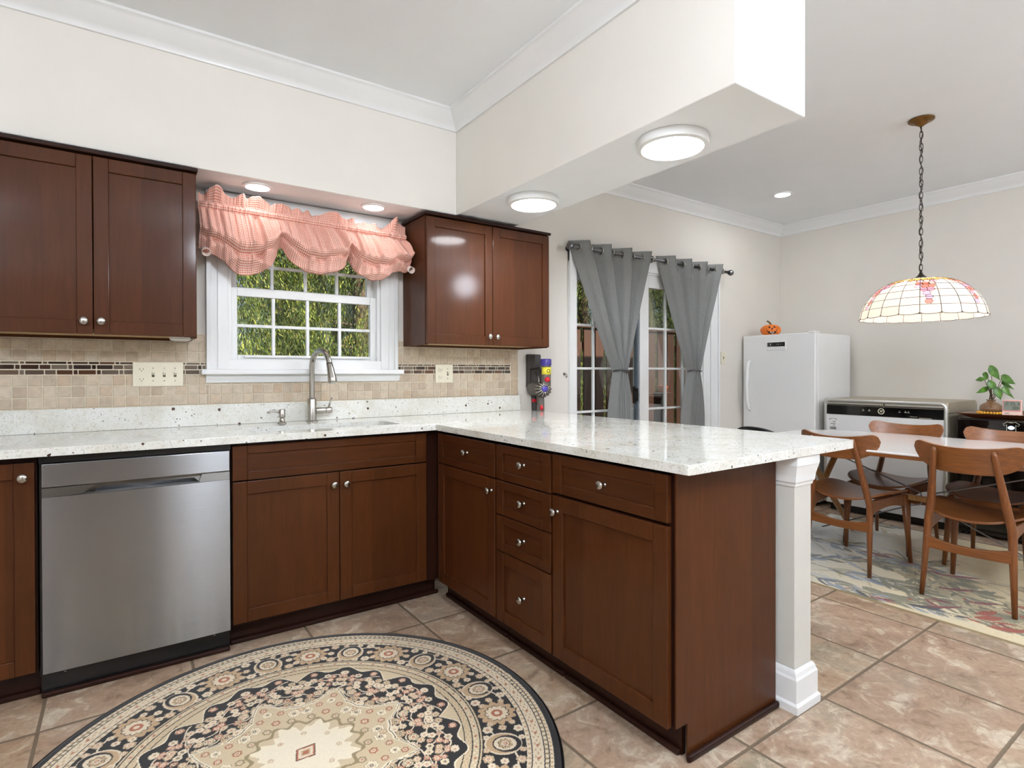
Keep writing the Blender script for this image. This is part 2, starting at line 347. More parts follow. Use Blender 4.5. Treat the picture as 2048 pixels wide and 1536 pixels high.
# ------------------------------------------------------------------ lamps
def can_light(name, x, y, z, r, label, group, glowm='can_glow'):
    t = thing(name, label, 'recessed light', (x, y, z), group)
    MB().lathe([(r, 0), (r, -.004), (r*.97, -.008), (r*.80, -.010), (r*.76, -.003), (r*.76, 0)], (x, y, z), 'z', 40, cap=False).build('trim_ring', 'white', t, True, auto=40)
    MB().lathe([(r*.765, -.0045), (.001, -.0065)], (x, y, z), 'z', 40).build('lens', glowm, t)
can_light('recessed_light', .552, 2.985, ZS, .070, 'recessed downlight in the soffit above the left end of the pink valance', 'soffit downlights')
can_light('recessed_light', 1.148, 2.985, ZS, .070, 'recessed downlight in the soffit above the right end of the pink valance', 'soffit downlights')
can_light('recessed_light', 4.562, 2.553, ZC, .075, 'small lit recessed downlight in the dining room ceiling', 'ceiling downlights', 'can_strong')
def disc_light(x, y, z, r, label, glowm='disc_glow', drop=.034):
    t = thing('disc_light', label, 'ceiling light', (x, y, z), 'surface disc lights')
    MB().lathe([(r*.985, 0), (r, -.004), (r, -drop+.006), (r*.985, -drop), (r*.86, -drop-.003), (r*.845, -drop+.004)], (x, y, z), 'z', 64, cap=False).build('housing', 'white', t, True, auto=40)
    MB().lathe([(r*.85, -drop+.001), (r*.5, -drop-.001), (.001, -drop-.002)], (x, y, z), 'z', 64).build('diffuser', glowm, t, True)
disc_light(1.80, 2.375, ZS, .138, 'round white disc light under the beam, the one near the cabinet')
disc_light(1.80, 1.46, ZS, .140, 'round white disc light under the beam, the one near its free end')
for x, y, r, lab in ((.72, -.50, .17, 'added fill globe, out of view under the kitchen ceiling ahead of the sink'), (-1.25, -1.00, .17, 'added fill globe, out of view under the kitchen ceiling at the back'), (3.9, -1.0, .15, 'added fill globe, out of view under the dining room ceiling')):
    t = thing('added_globe_lamp', lab, 'ceiling light', (x, y, ZC))                              # unseen globes added as fill to brighten the rooms and ceiling
    MB().lathe([(.07, 0), (.07, -.015), (.012, -.025), (.012, -.12), (.05, -.13), (.05, -.15)], (x, y, ZC), 'z', 32, cap=False).build('stem', 'white', t, True, auto=40)
    MB().ball((x, y, ZC-.145-r), r, 32, 20).build('globe', 'fill_globe_glow', t, True)

# ------------------------------------------------------------------ kitchen window and patio door
w1 = struct_root('window_1', ((WIN[0]+WIN[1])/2, YW, WIN[2]))
b = MB(); cx0, cx1 = .343, 1.362                                                      # casing boards, stepped profile
for x0, x1 in ((cx0, WIN[0]+.012), (WIN[1]-.012, cx1)):
    b.box(x0, x1, YW-.018, YW, 1.195, 2.09)
    xo = x0 if x0 < .8 else x1; sgn = 1 if x0 < .8 else -1
    b.box(xo, xo+sgn*.022, YW-.028, YW-.018, 1.195, 2.09); b.box(xo+sgn*.050, xo+sgn*.058, YW-.022, YW-.018, 1.195, 2.09)
b.box(cx0, cx1, YW-.020, YW, 2.03, 2.095)
b.box(WIN[0], WIN[0]+.03, YW, YW+.12, WIN[2], WIN[3]).box(WIN[1]-.03, WIN[1], YW, YW+.12, WIN[2], WIN[3]).box(WIN[0], WIN[1], YW, YW+.12, WIN[3]-.03, WIN[3]).box(WIN[0], WIN[1], YW, YW+.13, WIN[2]-.02, WIN[2]+.012)
b.box(WIN[0]-.005, WIN[1]+.005, YW-.016, YW+.021, 1.19, 1.245)
b.build('casing', 'white', w1, bevel=.003)
b = MB().box(.318, 1.386, YW-.062, YW+.02, 1.168, 1.196); b.build('stool', 'white', w1, bevel=.006)
b = MB().prism([(YW-.002, 1.168), (YW-.030, 1.168), (YW-.028, 1.155), (YW-.018, 1.138), (YW-.014, 1.127), (YW-.002, 1.127)], .340, 1.374, 'x'); b.build('apron', 'white', w1, bevel=.002)
def sash(name, x0, x1, z0, z1, y, st, top, bot, nx, nz, mw=.016):
    b = MB().box(x0, x0+st, y, y+.034, z0, z1).box(x1-st, x1, y, y+.034, z0, z1).box(x0+st, x1-st, y, y+.034, z1-top, z1).box(x0+st, x1-st, y, y+.034, z0, z0+bot)
    gx0, gx1, gz0, gz1 = x0+st, x1-st, z0+bot, z1-top
    for i in range(1, nx): x = gx0+(gx1-gx0)*i/nx; b.box(x-mw/2, x+mw/2, y+.006, y+.028, gz0, gz1)
    for i in range(1, nz): z = gz0+(gz1-gz0)*i/nz; b.box(gx0, gx1, y+.007, y+.027, z-mw/2, z+mw/2)
    return b, (gx0, gx1, gz0, gz1)
b, g = sash('s', WIN[0]+.022, WIN[1]-.026, 1.227, 1.622, YW+.022, .038, .044, .044, 4, 2)
b.box(.52, 1.18, YW+.004, YW+.022, 1.257, 1.268); lo = b.build('lower_sash', 'white', w1, bevel=.0025); MB().box(g[0], g[1], YW+.037, YW+.041, g[2], g[3]).build('pane', 'glass', lo)
b, g = sash('s', WIN[0]+.022, WIN[1]-.026, 1.60, 2.03, YW+.062, .042, .044, .030, 4, 3)
up = b.build('upper_sash', 'white', w1, bevel=.0025); MB().box(g[0], g[1], YW+.077, YW+.081, g[2], g[3]).build('pane', 'glass', up)

d1 = struct_root('door_1', ((DOOR[0]+DOOR[1])/2, YW, 0))
b = MB()
for x0, x1 in ((2.725, 2.80), (4.435, 4.56)): b.box(x0, x1, YW-.018, YW, 0, 2.10)
b.box(2.725, 4.56, YW-.020, YW, 2.005, 2.105)
b.box(2.725, 2.745, YW-.028, YW-.018, 0, 2.105).box(4.535, 4.56, YW-.028, YW-.018, 0, 2.105)
b.box(DOOR[0], DOOR[0]+.018, YW, YW+.12, 0, 2.02).box(4.34, 4.44, YW-.006, YW+.12, 0, 2.02).box(DOOR[0], DOOR[1], YW, YW+.12, 1.99, 2.02).box(DOOR[0], DOOR[1], YW, YW+.12, -.01, .03)
b.build('door_frame', 'white', d1, bevel=.003)
def door_leaf(x0, x1, y, gx0, gx1):
    b = MB().box(x0, gx0, y, y+.042, .03, 1.99).box(gx1, x1, y, y+.042, .03, 1.99).box(gx0, gx1, y, y+.042, 1.885, 1.99).box(gx0, gx1, y, y+.042, .03, .19)
    for i in (1, 2): x = gx0+(gx1-gx0)*i/3; b.box(x-.009, x+.009, y+.010, y+.032, .19, 1.885)
    for i in range(1, 5): z = .19+(1.885-.19)*i/5; b.box(gx0, gx1, y+.011, y+.031, z-.009, z+.009)
    o = b.build('door_leaf', 'white', d1, bevel=.003); MB().box(gx0, gx1, y+.019, y+.023, .19, 1.885).build('pane', 'glass', o); return o
l1 = door_leaf(2.803, 3.60, YW+.055, 2.812, 3.525); l2 = door_leaf(3.515, 4.345, YW+.008, 3.622, 4.315)
b = MB().box(3.49, 3.512, YW+.02, YW+.055, .03, 1.99).build('screen_edge', simple('grey screen door rail', (92, 102, 112), .5), d1, bevel=.003)
b = MB().box(3.472, 3.490, YW+.028, YW+.052, .92, 1.06).box(3.476, 3.492, YW+.006, YW+.03, .94, .955).box(3.476, 3.492, YW+.006, YW+.03, 1.03, 1.045).box(3.474, 3.490, YW, YW+.012, .94, 1.045)
b.build('door_pull', 'black', d1, bevel=.003)
b = MB().box(4.30, 4.322, YW-.012, YW+.008, .86, 1.12).build('lock_plate', 'white', d1, bevel=.004)

# ------------------------------------------------------------------ tiled splashback
b = MB(); TY = YW-.008; P0, TW = -.387, .0497
structure(MB().box(-1.3, .343, YW-.006, YW, 1.0, 1.37).box(.343, 1.362, YW-.006, YW, 1.0, 1.128).box(1.362, 2.262, YW-.006, YW, 1.0, 1.37).build('trim_5', 'grout'))
def tiles(x0, x1, z0, z1, g=.0022):
    if x1-x0 > .006: b.box(x0+g, x1-g, TY-.002, YW-.0065, z0+g, z1-g)
def clip_row(z0, z1, xs):
    for x0, x1 in xs:
        for a, c in ((-1.3, .3425), (.343, 1.362), (1.3625, 2.265)):
            lo_, hi_ = max(x0, a), min(x1, c)
            if hi_-lo_ < .006: continue
            zz = min(z1, 1.127) if a == .343 else z1
            if zz-z0 > .006: tiles(lo_, hi_, z0, zz)
cols = [(P0+TW*k, P0+TW*(k+1)) for k in range(-19, 52)]; cols = [(x0, min(x1, 2.197)) for x0, x1 in cols if x0 < 2.19]
for z0, z1 in ((1.0195, 1.069), (1.069, 1.119), (1.119, 1.1685), (1.2305, 1.280), (1.280, 1.3295)): clip_row(z0, z1, cols)
clip_row(1.3295, 1.368, [(x0-.02, x1-.02) for x0, x1 in cols])
for k, (z0, z1) in enumerate(((1.0195, 1.135), (1.135, 1.245), (1.245, 1.368))): tiles(2.199, 2.262, z0, z1)
tl = structure(b.build('trim_6', 'tile', bevel=.0012, seg=1))
b = MB(); random.seed(11)
for z0, z1, shift in ((1.1695, 1.1925, 0), (1.1935, 1.2155, .02), (1.2165, 1.2295, .035)):
    x = -1.3-shift; k = 0
    while x < 2.197:
        L = random.choice((.062, .058, .066) if k % 2 == 0 else (.018, .040, .018)); k += 1; clip_row(z0, z1, [(x, min(x+L, 2.197))]); x += L
structure(b.build('trim_7', 'mosaic', bevel=.0012, seg=1))

# ------------------------------------------------------------------ cabinets
class Front:
    """maps (across, out, up) on a front facing -y (at y=f) or -x (at x=f)"""
    def __init__(s, face, f): s.face, s.f = face, f
    def box(s, b, a0, a1, o0, o1, z0, z1):
        if s.face == 'y': b.box(a0, a1, s.f-o1, s.f-o0, z0, z1)
        else: b.box(s.f-o1, s.f-o0, a0, a1, z0, z1)
    def pt(s, a, o, z): return (a, s.f-o, z) if s.face == 'y' else (s.f-o, a, z)
def shaker(par, fr, name, a0, a1, z0, z1, rail=.056, stile=None, mat='cherry', knob=None):
    st = stile or rail; b = MB(); T = .020
    fr.box(b, a0, a0+st, -T, 0, z0, z1); fr.box(b, a1-st, a1, -T, 0, z0, z1); fr.box(b, a0+st, a1-st, -T, 0, z1-rail, z1); fr.box(b, a0+st, a1-st, -T, 0, z0, z0+rail)
    fr.box(b, a0+st-.004, a1-st+.004, -T+.002, -.0095, z0+rail-.004, z1-rail+.004)
    d = b.build(name, mat, par, bevel=.0028)
    if knob:
        kb = MB(); kb.lathe([(.009, 0), (.009, .002), (.0055, .005), (.0055, .013), (.010, .018), (.0155, .022), (.0165, .026), (.0145, .030), (.008, .0325), (.0005, .033)], fr.pt(knob[0], 0, knob[1]), '-y' if fr.face == 'y' else '-x', 24, sx=.92, sy=1.0)
        kb.build('knob', 'nickel', d, True, auto=50)
    return d
FB, FP, FU = Front('y', 2.578), Front('x', 1.325), Front('y', 2.845)
def carcass_box(par, x0, x1, y0, y1, z0, z1, open_top=True, mat='cherry_dark', name='carcass', frame='y'):
    b = MB(); t = .018
    b.box(x0, x0+t, y0, y1, z0, z1).box(x1-t, x1, y0, y1, z0, z1).box(x0+t, x1-t, y1-.012, y1, z0, z1).box(x0+t, x1-t, y0, y1-.012, z0, z0+t)
    if frame == 'y': b.box(x0+t, x1-t, y0, y0+.018, z1-.05, z1)
    else: b.box(x0+t, x1-t, y0, y0+t, z0+t, z1).box(x0, x0+t, y0+t, y1, z1-.05, z1)
    if not open_top: b.box(x0+t, x1-t, y0, y1-.012, z1-t, z1)
    return b.build(name, mat, par, bevel=.001, seg=1)
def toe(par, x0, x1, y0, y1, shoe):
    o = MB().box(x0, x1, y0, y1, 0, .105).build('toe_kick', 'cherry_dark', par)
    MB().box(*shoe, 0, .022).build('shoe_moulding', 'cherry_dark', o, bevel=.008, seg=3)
YB = 2.602                                                                              # front of the base carcasses
c1 = thing('base_cabinet', 'cherry base cabinet cut off by the left edge, left of the dishwasher', 'cabinet', (-.5, 2.9, 0), 'base cabinets')
carcass_box(c1, -.72, -.252, YB, 3.15, .105, .878); toe(c1, -.72, -.25, 2.672, 2.69, (-.72, -.25, 2.655, 2.672))
shaker(c1, FB, 'door', -.70, -.258, .116, .861, knob=(-.288, .811))
c2 = thing('base_cabinet', 'cherry sink base cabinet with two doors below a false drawer, right of the dishwasher', 'cabinet', (.82, 2.9, 0), 'base cabinets')
carcass_box(c2, .370, 1.30, YB, 3.15, .105, .878); toe(c2, .372, 1.36, 2.675, 2.69, (.372, 1.375, 2.658, 2.675))
MB().box(1.27, 1.343, YB-.006, YB+.012, .105, .878).build('corner_filler', 'cherry_dark', c2)
shaker(c2, FB, 'false_drawer', .374, 1.267, .722, .869, .036, .058, 'cherry_h')
shaker(c2, FB, 'door', .374, .8215, .118, .7165, knob=(.793, .662)); shaker(c2, FB, 'door', .8245, 1.267, .118, .7165, knob=(.849, .660))
def pen(label, y0, y1):
    c = thing('base_cabinet', label, 'cabinet', (1.6, (y0+y1)/2, 0), 'base cabinets')
    carcass_box(c, 1.349, 1.878, y0, y1, .105, .878, frame='x'); toe(c, 1.398, 1.415, max(y0, 1.079) if y0 > 1.2 else 1.10, y1, (1.382, 1.398, y0 if y0 > 1.2 else 1.10, y1)); return c
c3 = pen('cherry peninsula cabinet in the inner corner, one drawer over one door', 2.027, 2.598)
MB().box(1.343, 1.351, 2.566, 2.595, .105, .878).build('corner_filler', 'cherry_dark', c3)
shaker(c3, FP, 'drawer', 2.034, 2.563, .716, .865, .036, .046, 'cherry_h', (2.268, .800)); shaker(c3, FP, 'door', 2.034, 2.563, .106, .711, knob=(2.058, .659))
c4 = pen('cherry peninsula cabinet with a stack of four drawers in the middle of the run', 1.641, 2.025)
for z0, z1, zk in ((.716, .865, .801), (.567, .711, .646), (.411, .562, .493), (.107, .406, .260)): shaker(c4, FP, 'drawer', 1.648, 2.020, z0, z1, .036 if z1-z0 < .2 else .05, .050, 'cherry_h' if z1-z0 < .2 else 'cherry', (1.817, zk))
c5 = pen('wide cherry peninsula cabinet by the white post, one drawer over one door', 1.083, 1.639)
shaker(c5, FP, 'drawer', 1.094, 1.634, .724, .868, .038, .050, 'cherry_h', (1.357, .798)); shaker(c5, FP, 'door', 1.094, 1.634, .107, .713, knob=(1.606, .657))
pan = MB().prism([(1.343, .112), (1.396, .112), (1.396, 0), (1.880, 0), (1.880, .882), (1.343, .882)], 1.075, 1.0815, 'y').build('end_panel', 'cherry', c5, bevel=.001, seg=1)
MB().box(1.384, 1.880, 1.058, 1.075, 0, .024).build('shoe_moulding', 'cherry_dark', pan, bevel=.009, seg=3)
for c_, y0, y1 in ((c3, 2.027, 2.598), (c4, 1.641, 2.025), (c5, 1.16, 1.639)): MB().box(1.879, 1.884, y0, y1, 0, .88).build('back_panel', 'cherry', c_)
def upper(label, x0, x1, z0, z1, doors, side=None):
    c = thing('wall_cabinet', label, 'cabinet', ((x0+x1)/2, YW, z0), 'wall cabinets'); t = .018
    b = MB().box(x0, x0+t, 2.866, YW-.011, z0, z1).box(x1-t, x1, 2.866, YW-.011, z0, z1).box(x0+t, x1-t, YW-.025, YW-.011, z0, z1).box(x0+t, x1-t, 2.866, YW-.025, z1-t, z1)
    b.build('carcass', 'cherry', c, bevel=.001, seg=1)
    MB().box(x0+t, x1-t, 2.868, YW-.025, z0+.012, z0+.026).build('bottom_panel', 'lightwood', c)
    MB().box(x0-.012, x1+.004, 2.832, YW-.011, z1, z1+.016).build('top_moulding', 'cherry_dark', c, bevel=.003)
    for a0, a1, k in doors: shaker(c, FU, 'door', a0, a1, z0+.004, z1-.006, .056, .052, 'cherry', k)
    return c
u1 = upper('cherry wall cabinet with two doors left of the window', -.475, .2745, 1.332, 2.068, ((-.472, -.0985, (-.128, 1.388)), (-.0955, .2715, (-.071, 1.389))))
u2 = upper('cherry wall cabinet with two doors right of the window, glare on its left door', 1.402, 2.285, 1.336, 2.066, ((1.405, 1.8435, (1.813, 1.393)), (1.8465, 2.282, (1.867, 1.392))))
t = thing('puck_light', 'small flat white light under the left wall cabinet', 'cabinet light', (.215, 2.93, 1.342))
MB().box(.175, .255, 2.905, 2.965, 1.324, 1.344).build('housing', 'white', t, bevel=.006); MB().box(.188, .242, 2.915, 2.955, 1.3215, 1.324).build('lens', 'ivory', t)

# ------------------------------------------------------------------ worktop, sink, taps
def arc(cx, cy, r, a0, a1, n=6): return [(cx+r*math.cos(math.radians(a0+(a1-a0)*i/n)), cy+r*math.sin(math.radians(a0+(a1-a0)*i/n))) for i in range(n+1)]
cx, ex, ey = 1.298, 2.312, .995
outer = [(-1.3, 2.535), (1.298, 2.535)] + arc(cx+.012, ey+.012, .012, 180, 270, 3) + arc(ex-.045, ey+.045, .045, -90, 0, 7) + [(ex, YW-.008), (-1.3, YW-.008)]
sx0, sx1, sy0, sy1 = .478, 1.168, 2.66, 2.915
hole = arc(sx0+.03, sy0+.03, .03, 180, 270, 4)+arc(sx1-.03, sy0+.03, .03, 270, 360, 4)+arc(sx1-.03, sy1-.03, .03, 0, 90, 4)+arc(sx0+.03, sy1-.03, .03, 90, 180, 4)
ct = thing('worktop', 'L-shaped speckled white granite worktop over the cherry base cabinets', 'countertop', (.8, 2.8, .884))
bm = bmesh.new(); eds = []
for loop in (outer, hole):
    vs = [bm.verts.new((x-.8, y-2.8, 0)) for x, y in loop]
    eds += [bm.edges.new((vs[i], vs[(i+1) % len(vs)])) for i in range(len(vs))]
bmesh.ops.triangle_fill(bm, use_beauty=True, use_dissolve=False, edges=eds)
ex_ = bmesh.ops.extrude_face_region(bm, geom=list(bm.faces)); bmesh.ops.translate(bm, vec=(0, 0, .030), verts=[v for v in ex_['geom'] if isinstance(v, bmesh.types.BMVert)])
bmesh.ops.recalc_face_normals(bm, faces=bm.faces); me = bpy.data.meshes.new('slab'); bm.to_mesh(me); bm.free(); me.materials.append(M['granite'])
o = bpy.data.objects.new('slab', me); COL.objects.link(o); o.parent = ct; md = o.modifiers.new('bevel', 'BEVEL'); md.width = .007; md.segments = 3; md.limit_method = 'ANGLE'; md.angle_limit = math.radians(50)
MB().box(-1.3, 2.268, YW-.028, YW-.0085, .9145, 1.018).build('upstand', 'granite', ct, bevel=.002)

t = thing('sink', 'stainless undermount kitchen sink set into the granite below the window', 'sink', (.82, 2.79, .70))
b = MB(); q = .002; a0, a1, c0, c1_ = sx0-.004, sx1+.004, sy0-.004, sy1+.004
b.box(a0-q, a0, c0, c1_, .70, .8835).box(a1, a1+q, c0, c1_, .70, .8835).box(a0, a1, c0-q, c0, .70, .8835).box(a0, a1, c1_, c1_+q, .70, .8835).box(a0, a1, c0, c1_, .698, .70)
b.build('bowl', 'steel', t); MB().lathe([(.045, 0), (.045, .003), (.03, .002), (.001, .001)], (.82, 2.79, .7005), 'z', 24).build('drain', 'steel_dark', t)

fx, fy = .838, 3.09
t = thing('kitchen_tap', 'tall brushed nickel pull-down tap behind the sink', 'faucet', (fx, fy, .914))
MB().lathe([(.030, 0), (.030, .004), (.0245, .009), (.0235, .02), (.0235, .118), (.0215, .122), (.0165, .126)], (fx, fy, .9145), 'z', 28).build('body', 'nickel', t, True, auto=40)
pts = [(fx, fy, 1.036), (fx, fy, 1.12), (fx, fy, 1.205)]
dx, dy = .25, -.968                                                                    # the spout swings a little to the right
for i in range(1, 15): a = PI*i/14*.93; r = .088; k = r*(1-math.cos(a)); pts.append((fx+dx*k, fy+dy*k, 1.205+r*math.sin(a)))
MB().tube(pts, .0145, 16).build('spout', 'nickel', t, True, auto=60)
e0 = Vector(pts[-1]); dr = (Vector(pts[-1])-Vector(pts[-2])).normalized()
h = MB(); h.tube([e0, e0+dr*.006, e0+dr*.008, e0+dr*.035, e0+dr*.080, e0+dr*.102, e0+dr*.106], [.0155, .0155, .0165, .0185, .0225, .0228, .020], 20); h.build('spray_head', 'nickel', t, True, auto=50)
MB().tube([e0-dr*.002, e0+dr*.004], .0158, 16).build('seal_ring', 'black', t, True)
hv = MB().lathe([(.0165, 0), (.0165, .045), (.0155, .047), (.0155, .050), (.0175, .052), (.0175, .082), (.015, .086), (.0005, .087)], (fx+.018, fy-.006, .972), 'x', 20).build('handle', 'nickel', t, True, auto=40)
MB().tube([(fx+.088, fy-.006, .985), (fx+.094, fy-.006, 1.01), (fx+.104, fy-.006, 1.04)], [.006, .0045, .004], 10).build('lever', 'nickel', hv, True)
t = thing('soap_dispenser', 'short brushed nickel soap pump left of the tall tap', 'soap dispenser', (.682, 3.08, .914))
MB().lathe([(.022, 0), (.022, .004), (.015, .010), (.012, .02), (.012, .026), (.0165, .030), (.0165, .066), (.014, .071), (.0005, .072)], (.682, 3.08, .9145), 'z', 24).build('pump', 'nickel', t, True, auto=40)
MB().tube([(.682, 3.08, .968), (.655, 3.073, .976), (.625, 3.066, .978), (.606, 3.06, .972)], [.0075, .006, .005, .0045], 10).build('nozzle', 'nickel', t, True)

# ------------------------------------------------------------------ dishwasher
t = thing('dishwasher', 'stainless steel dishwasher with a pocket handle between the base cabinets', 'dishwasher', (.06, 2.9, 0))
DX0, DX1, DY = -.238, .3625, 2.572
MB().box(-.247, .367, 2.60, 3.14, .09, .868).build('tub', 'black', t)
b = MB()                                                                                # slightly bowed door skin
n = 16; fn = lambda u, z: (DX0+(DX1-DX0)*u, DY-.004*math.sin(PI*u)-.0015*math.sin(PI*(z-.105)/.628), z)
rows = [.105+.628*j/10 for j in range(11)]; vs = [fn(i/n, z) for z in rows for i in range(n+1)]
fs = [(j*(n+1)+i, j*(n+1)+i+1, (j+1)*(n+1)+i+1, (j+1)*(n+1)+i) for j in range(10) for i in range(n)]; b.add(vs, fs)
b.add([(DX0, DY, .105), (DX1, DY, .105), (DX1, 2.60, .105), (DX0, 2.60, .105), (DX0, DY, .733), (DX1, DY, .733), (DX1, 2.60, .733), (DX0, 2.60, .733)], [(0, 3, 2, 1), (4, 5, 6, 7), (0, 4, 7, 3), (1, 2, 6, 5)])
dw = b.build('door', 'steel', t, True, auto=30)
MB().box(DX0, DX1, DY-.003, 2.60, .770, .853).build('fascia', 'steel', t, bevel=.002)
b = MB()                                                                                # recessed band with the scooped pocket
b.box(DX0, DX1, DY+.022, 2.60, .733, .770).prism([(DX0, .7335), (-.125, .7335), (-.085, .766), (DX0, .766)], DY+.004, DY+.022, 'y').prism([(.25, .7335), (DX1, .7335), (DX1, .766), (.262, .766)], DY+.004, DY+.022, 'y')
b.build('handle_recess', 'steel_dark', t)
MB().add([(-.13, DY-.001, .7335), (.255, DY-.001, .7335), (.235, DY+.021, .752), (-.06, DY+.021, .752)], [(0, 1, 2, 3)]).build('handle_lip', 'steel', t, solid=.0015)
MB().box(-.247, .367, 2.63, 2.64, .0, .100).build('toe_panel', 'black', t); MB().box(-.247, .367, 2.612, 2.63, 0, .02).build('shoe_moulding', 'cherry_dark', t, bevel=.006)
for x in (-.18, .31): MB().lathe([(.006, 0), (.005, .003), (.001, .0035)], (x, 2.63, .078), '-y', 12).build('screw', 'steel', t, True)
b = MB().box(-.247, .367, 2.582, 2.60, .857, .880); b.box(.02-.02, .04, 2.578, 2.60, .868, .882).box(.23, .27, 2.578, 2.60, .868, .882); b.build('mounting_strip', 'black', t)

# ------------------------------------------------------------------ post at the end of the peninsula
t = thing('support_post', 'square white post with moulded base holding up the peninsula worktop end', 'post', (1.96, 1.077, 0))
px0, px1, py0, py1 = 1.905, 2.015, 1.022, 1.132
MB().box(px0, px1, py0, py1, .0, .884).build('shaft', simple('pale grey post paint', (206, 204, 196), .5, var=.01), t, bevel=.0015)
def collar(name, prof):
    """square moulding: list of (projection, height)"""
    rings = [[(px0-p, py0-p, z), (px1+p, py0-p, z), (px1+p, py1+p, z), (px0-p, py1+p, z)] for p, z in prof]
    return MB().loft(rings, False).build(name, 'white', t, bevel=.0012)
collar('base_moulding', [(.001, .142), (.005, .140), (.010, .132), (.013, .120), (.017, .112), (.017, .034), (.021, .030), (.024, .026), (.0235, .0)])
collar('capital', [(.001, .775), (.004, .777), (.006, .788), (.010, .792), (.012, .815), (.019, .846), (.021, .852), (.021, .884)])

# ------------------------------------------------------------------ cover plates
def plate(name, label, cat, x0, x1, z0, z1, y):
    t = thing(name, label, cat, ((x0+x1)/2, y, (z0+z1)/2)); MB().box(x0, x1, y-.006, y, z0, z1).build('cover_plate', 'ivory', t, bevel=.003); return t
def receptacle(t, x, z, y):
    for dz in (.024, -.024):
        o = MB().prism([(x+.0165*math.cos(a), z+dz+.0135*max(-.93, min(.93, 1.25*math.sin(a)))) for a in [2*PI*i/20 for i in range(20)]], y-.0085, y-.0055, 'y').build('receptacle', 'ivory', t)
        MB().box(x-.0075, x-.0055, y-.0092, y-.008, z+dz-.003, z+dz+.006).box(x+.0055, x+.0075, y-.0092, y-.008, z+dz-.002, z+dz+.006).lathe([(.0022, 0), (.0022, .0007)], (x, y-.0085, z+dz-.0075), '-y', 8).build('slots', 'slot', o)
def toggle(t, x, z, y):
    MB().prism([(y-.006, z-.004), (y-.006, z+.006), (y-.018, z+.012), (y-.019, z+.007)], x-.0042, x+.0042, 'x').build('toggle', 'ivory', t)
    MB().box(x-.0055, x+.0055, y-.0068, y-.0058, z-.012, z+.012).build('toggle_slot', 'slot', t)
    for dz in (.03, -.03): MB().lathe([(.003, 0), (.002, .001), (.0004, .0012)], (x, y-.006, z+dz), '-y', 10).build('screw', 'nickel', t)
TF = TY-.002
t = plate('cover_plate', 'wide ivory four-gang plate with one outlet and three switches, left of the window', 'switch plate', .038, .2435, 1.113, 1.228, TF)
receptacle(t, .073, 1.17, TF)
for x in (.119, .164, .209): toggle(t, x, 1.17, TF)
t = plate('cover_plate', 'ivory two-gang plate with one outlet and one switch, right of the window', 'switch plate', 1.617, 1.7425, 1.111, 1.2285, TF)
receptacle(t, 1.655, 1.17, TF); toggle(t, 1.704, 1.17, TF)
t = plate('cover_plate', 'single light switch plate between the patio door and the white freezer', 'light switch', 4.605, 4.675, 1.253, 1.368, YW-.001); toggle(t, 4.64, 1.31, YW-.001)
t = thing('holdback_hook', 'small pale hook on the wall just left of the patio door', 'hook', (2.688, YW, 1.16))
MB().lathe([(.012, 0), (.012, .004), (.004, .007), (.004, .02)], (2.688, YW-.0005, 1.165), '-y', 14).tube([(2.688, YW-.018, 1.165), (2.688, YW-.03, 1.16), (2.688, YW-.03, 1.145), (2.688, YW-.022, 1.138)], .004, 8).build('hook', 'nickel', t, True)

# ------------------------------------------------------------------ soft furnishings: valance and curtains
def smooth_noise(n, seed, f):
    r = np.random.default_rng(seed); k = r.uniform(-1, 1, int(f)+3); x = np.linspace(0, f, n); i = x.astype(int); t = x-i; t = t*t*(3-2*t); return k[i]*(1-t)+k[i+1]*t
t = thing('valance', 'coral and white gingham balloon valance over the kitchen window', 'valance', (.85, 3.10, 2.0))
bx = [.300, .335, .372, .416, .471, .528, .599, .640, .667, .690, .709, .746, .797, .862, .942, .997, 1.022, 1.036, 1.053, 1.096, 1.154, 1.213, 1.274, 1.321, 1.352, 1.385, 1.398]
bz = [1.775, 1.752, 1.745, 1.708, 1.656, 1.662, 1.712, 1.775, 1.825, 1.822, 1.797, 1.743, 1.704, 1.698, 1.722, 1.775, 1.815, 1.832, 1.777, 1.722, 1.695, 1.703, 1.750, 1.765, 1.757, 1.78, 1.80]
NU, NV = 420, 72; us = np.linspace(0, 1, NU); xs = .302+(1.385-.302)*us
zb = np.interp(xs, bx, bz); ker = np.ones(9)/9; zb = np.convolve(np.pad(zb, 4, 'edge'), ker, 'valid')
fold = smooth_noise(NU, 3, 34)*.6+smooth_noise(NU, 4, 70)*.4; fine = smooth_noise(NU, 5, 150)
ruf = smooth_noise(NU, 8, 15); ruf2 = smooth_noise(NU, 9, 40)
pinch = np.exp(-((xs-.667)/.040)**2)+np.exp(-((xs-1.034)/.034)**2)+.8*np.exp(-((xs-.31)/.03)**2)+.6*np.exp(-((xs-1.385)/.02)**2)
ztop = 2.048+.030*ruf+.012*ruf2; zpk = 1.998-.018*us
V = []; UVS = []
ln = np.concatenate(([0], np.cumsum(np.hypot(np.diff(xs), np.diff(.03*fold)))))*1.3
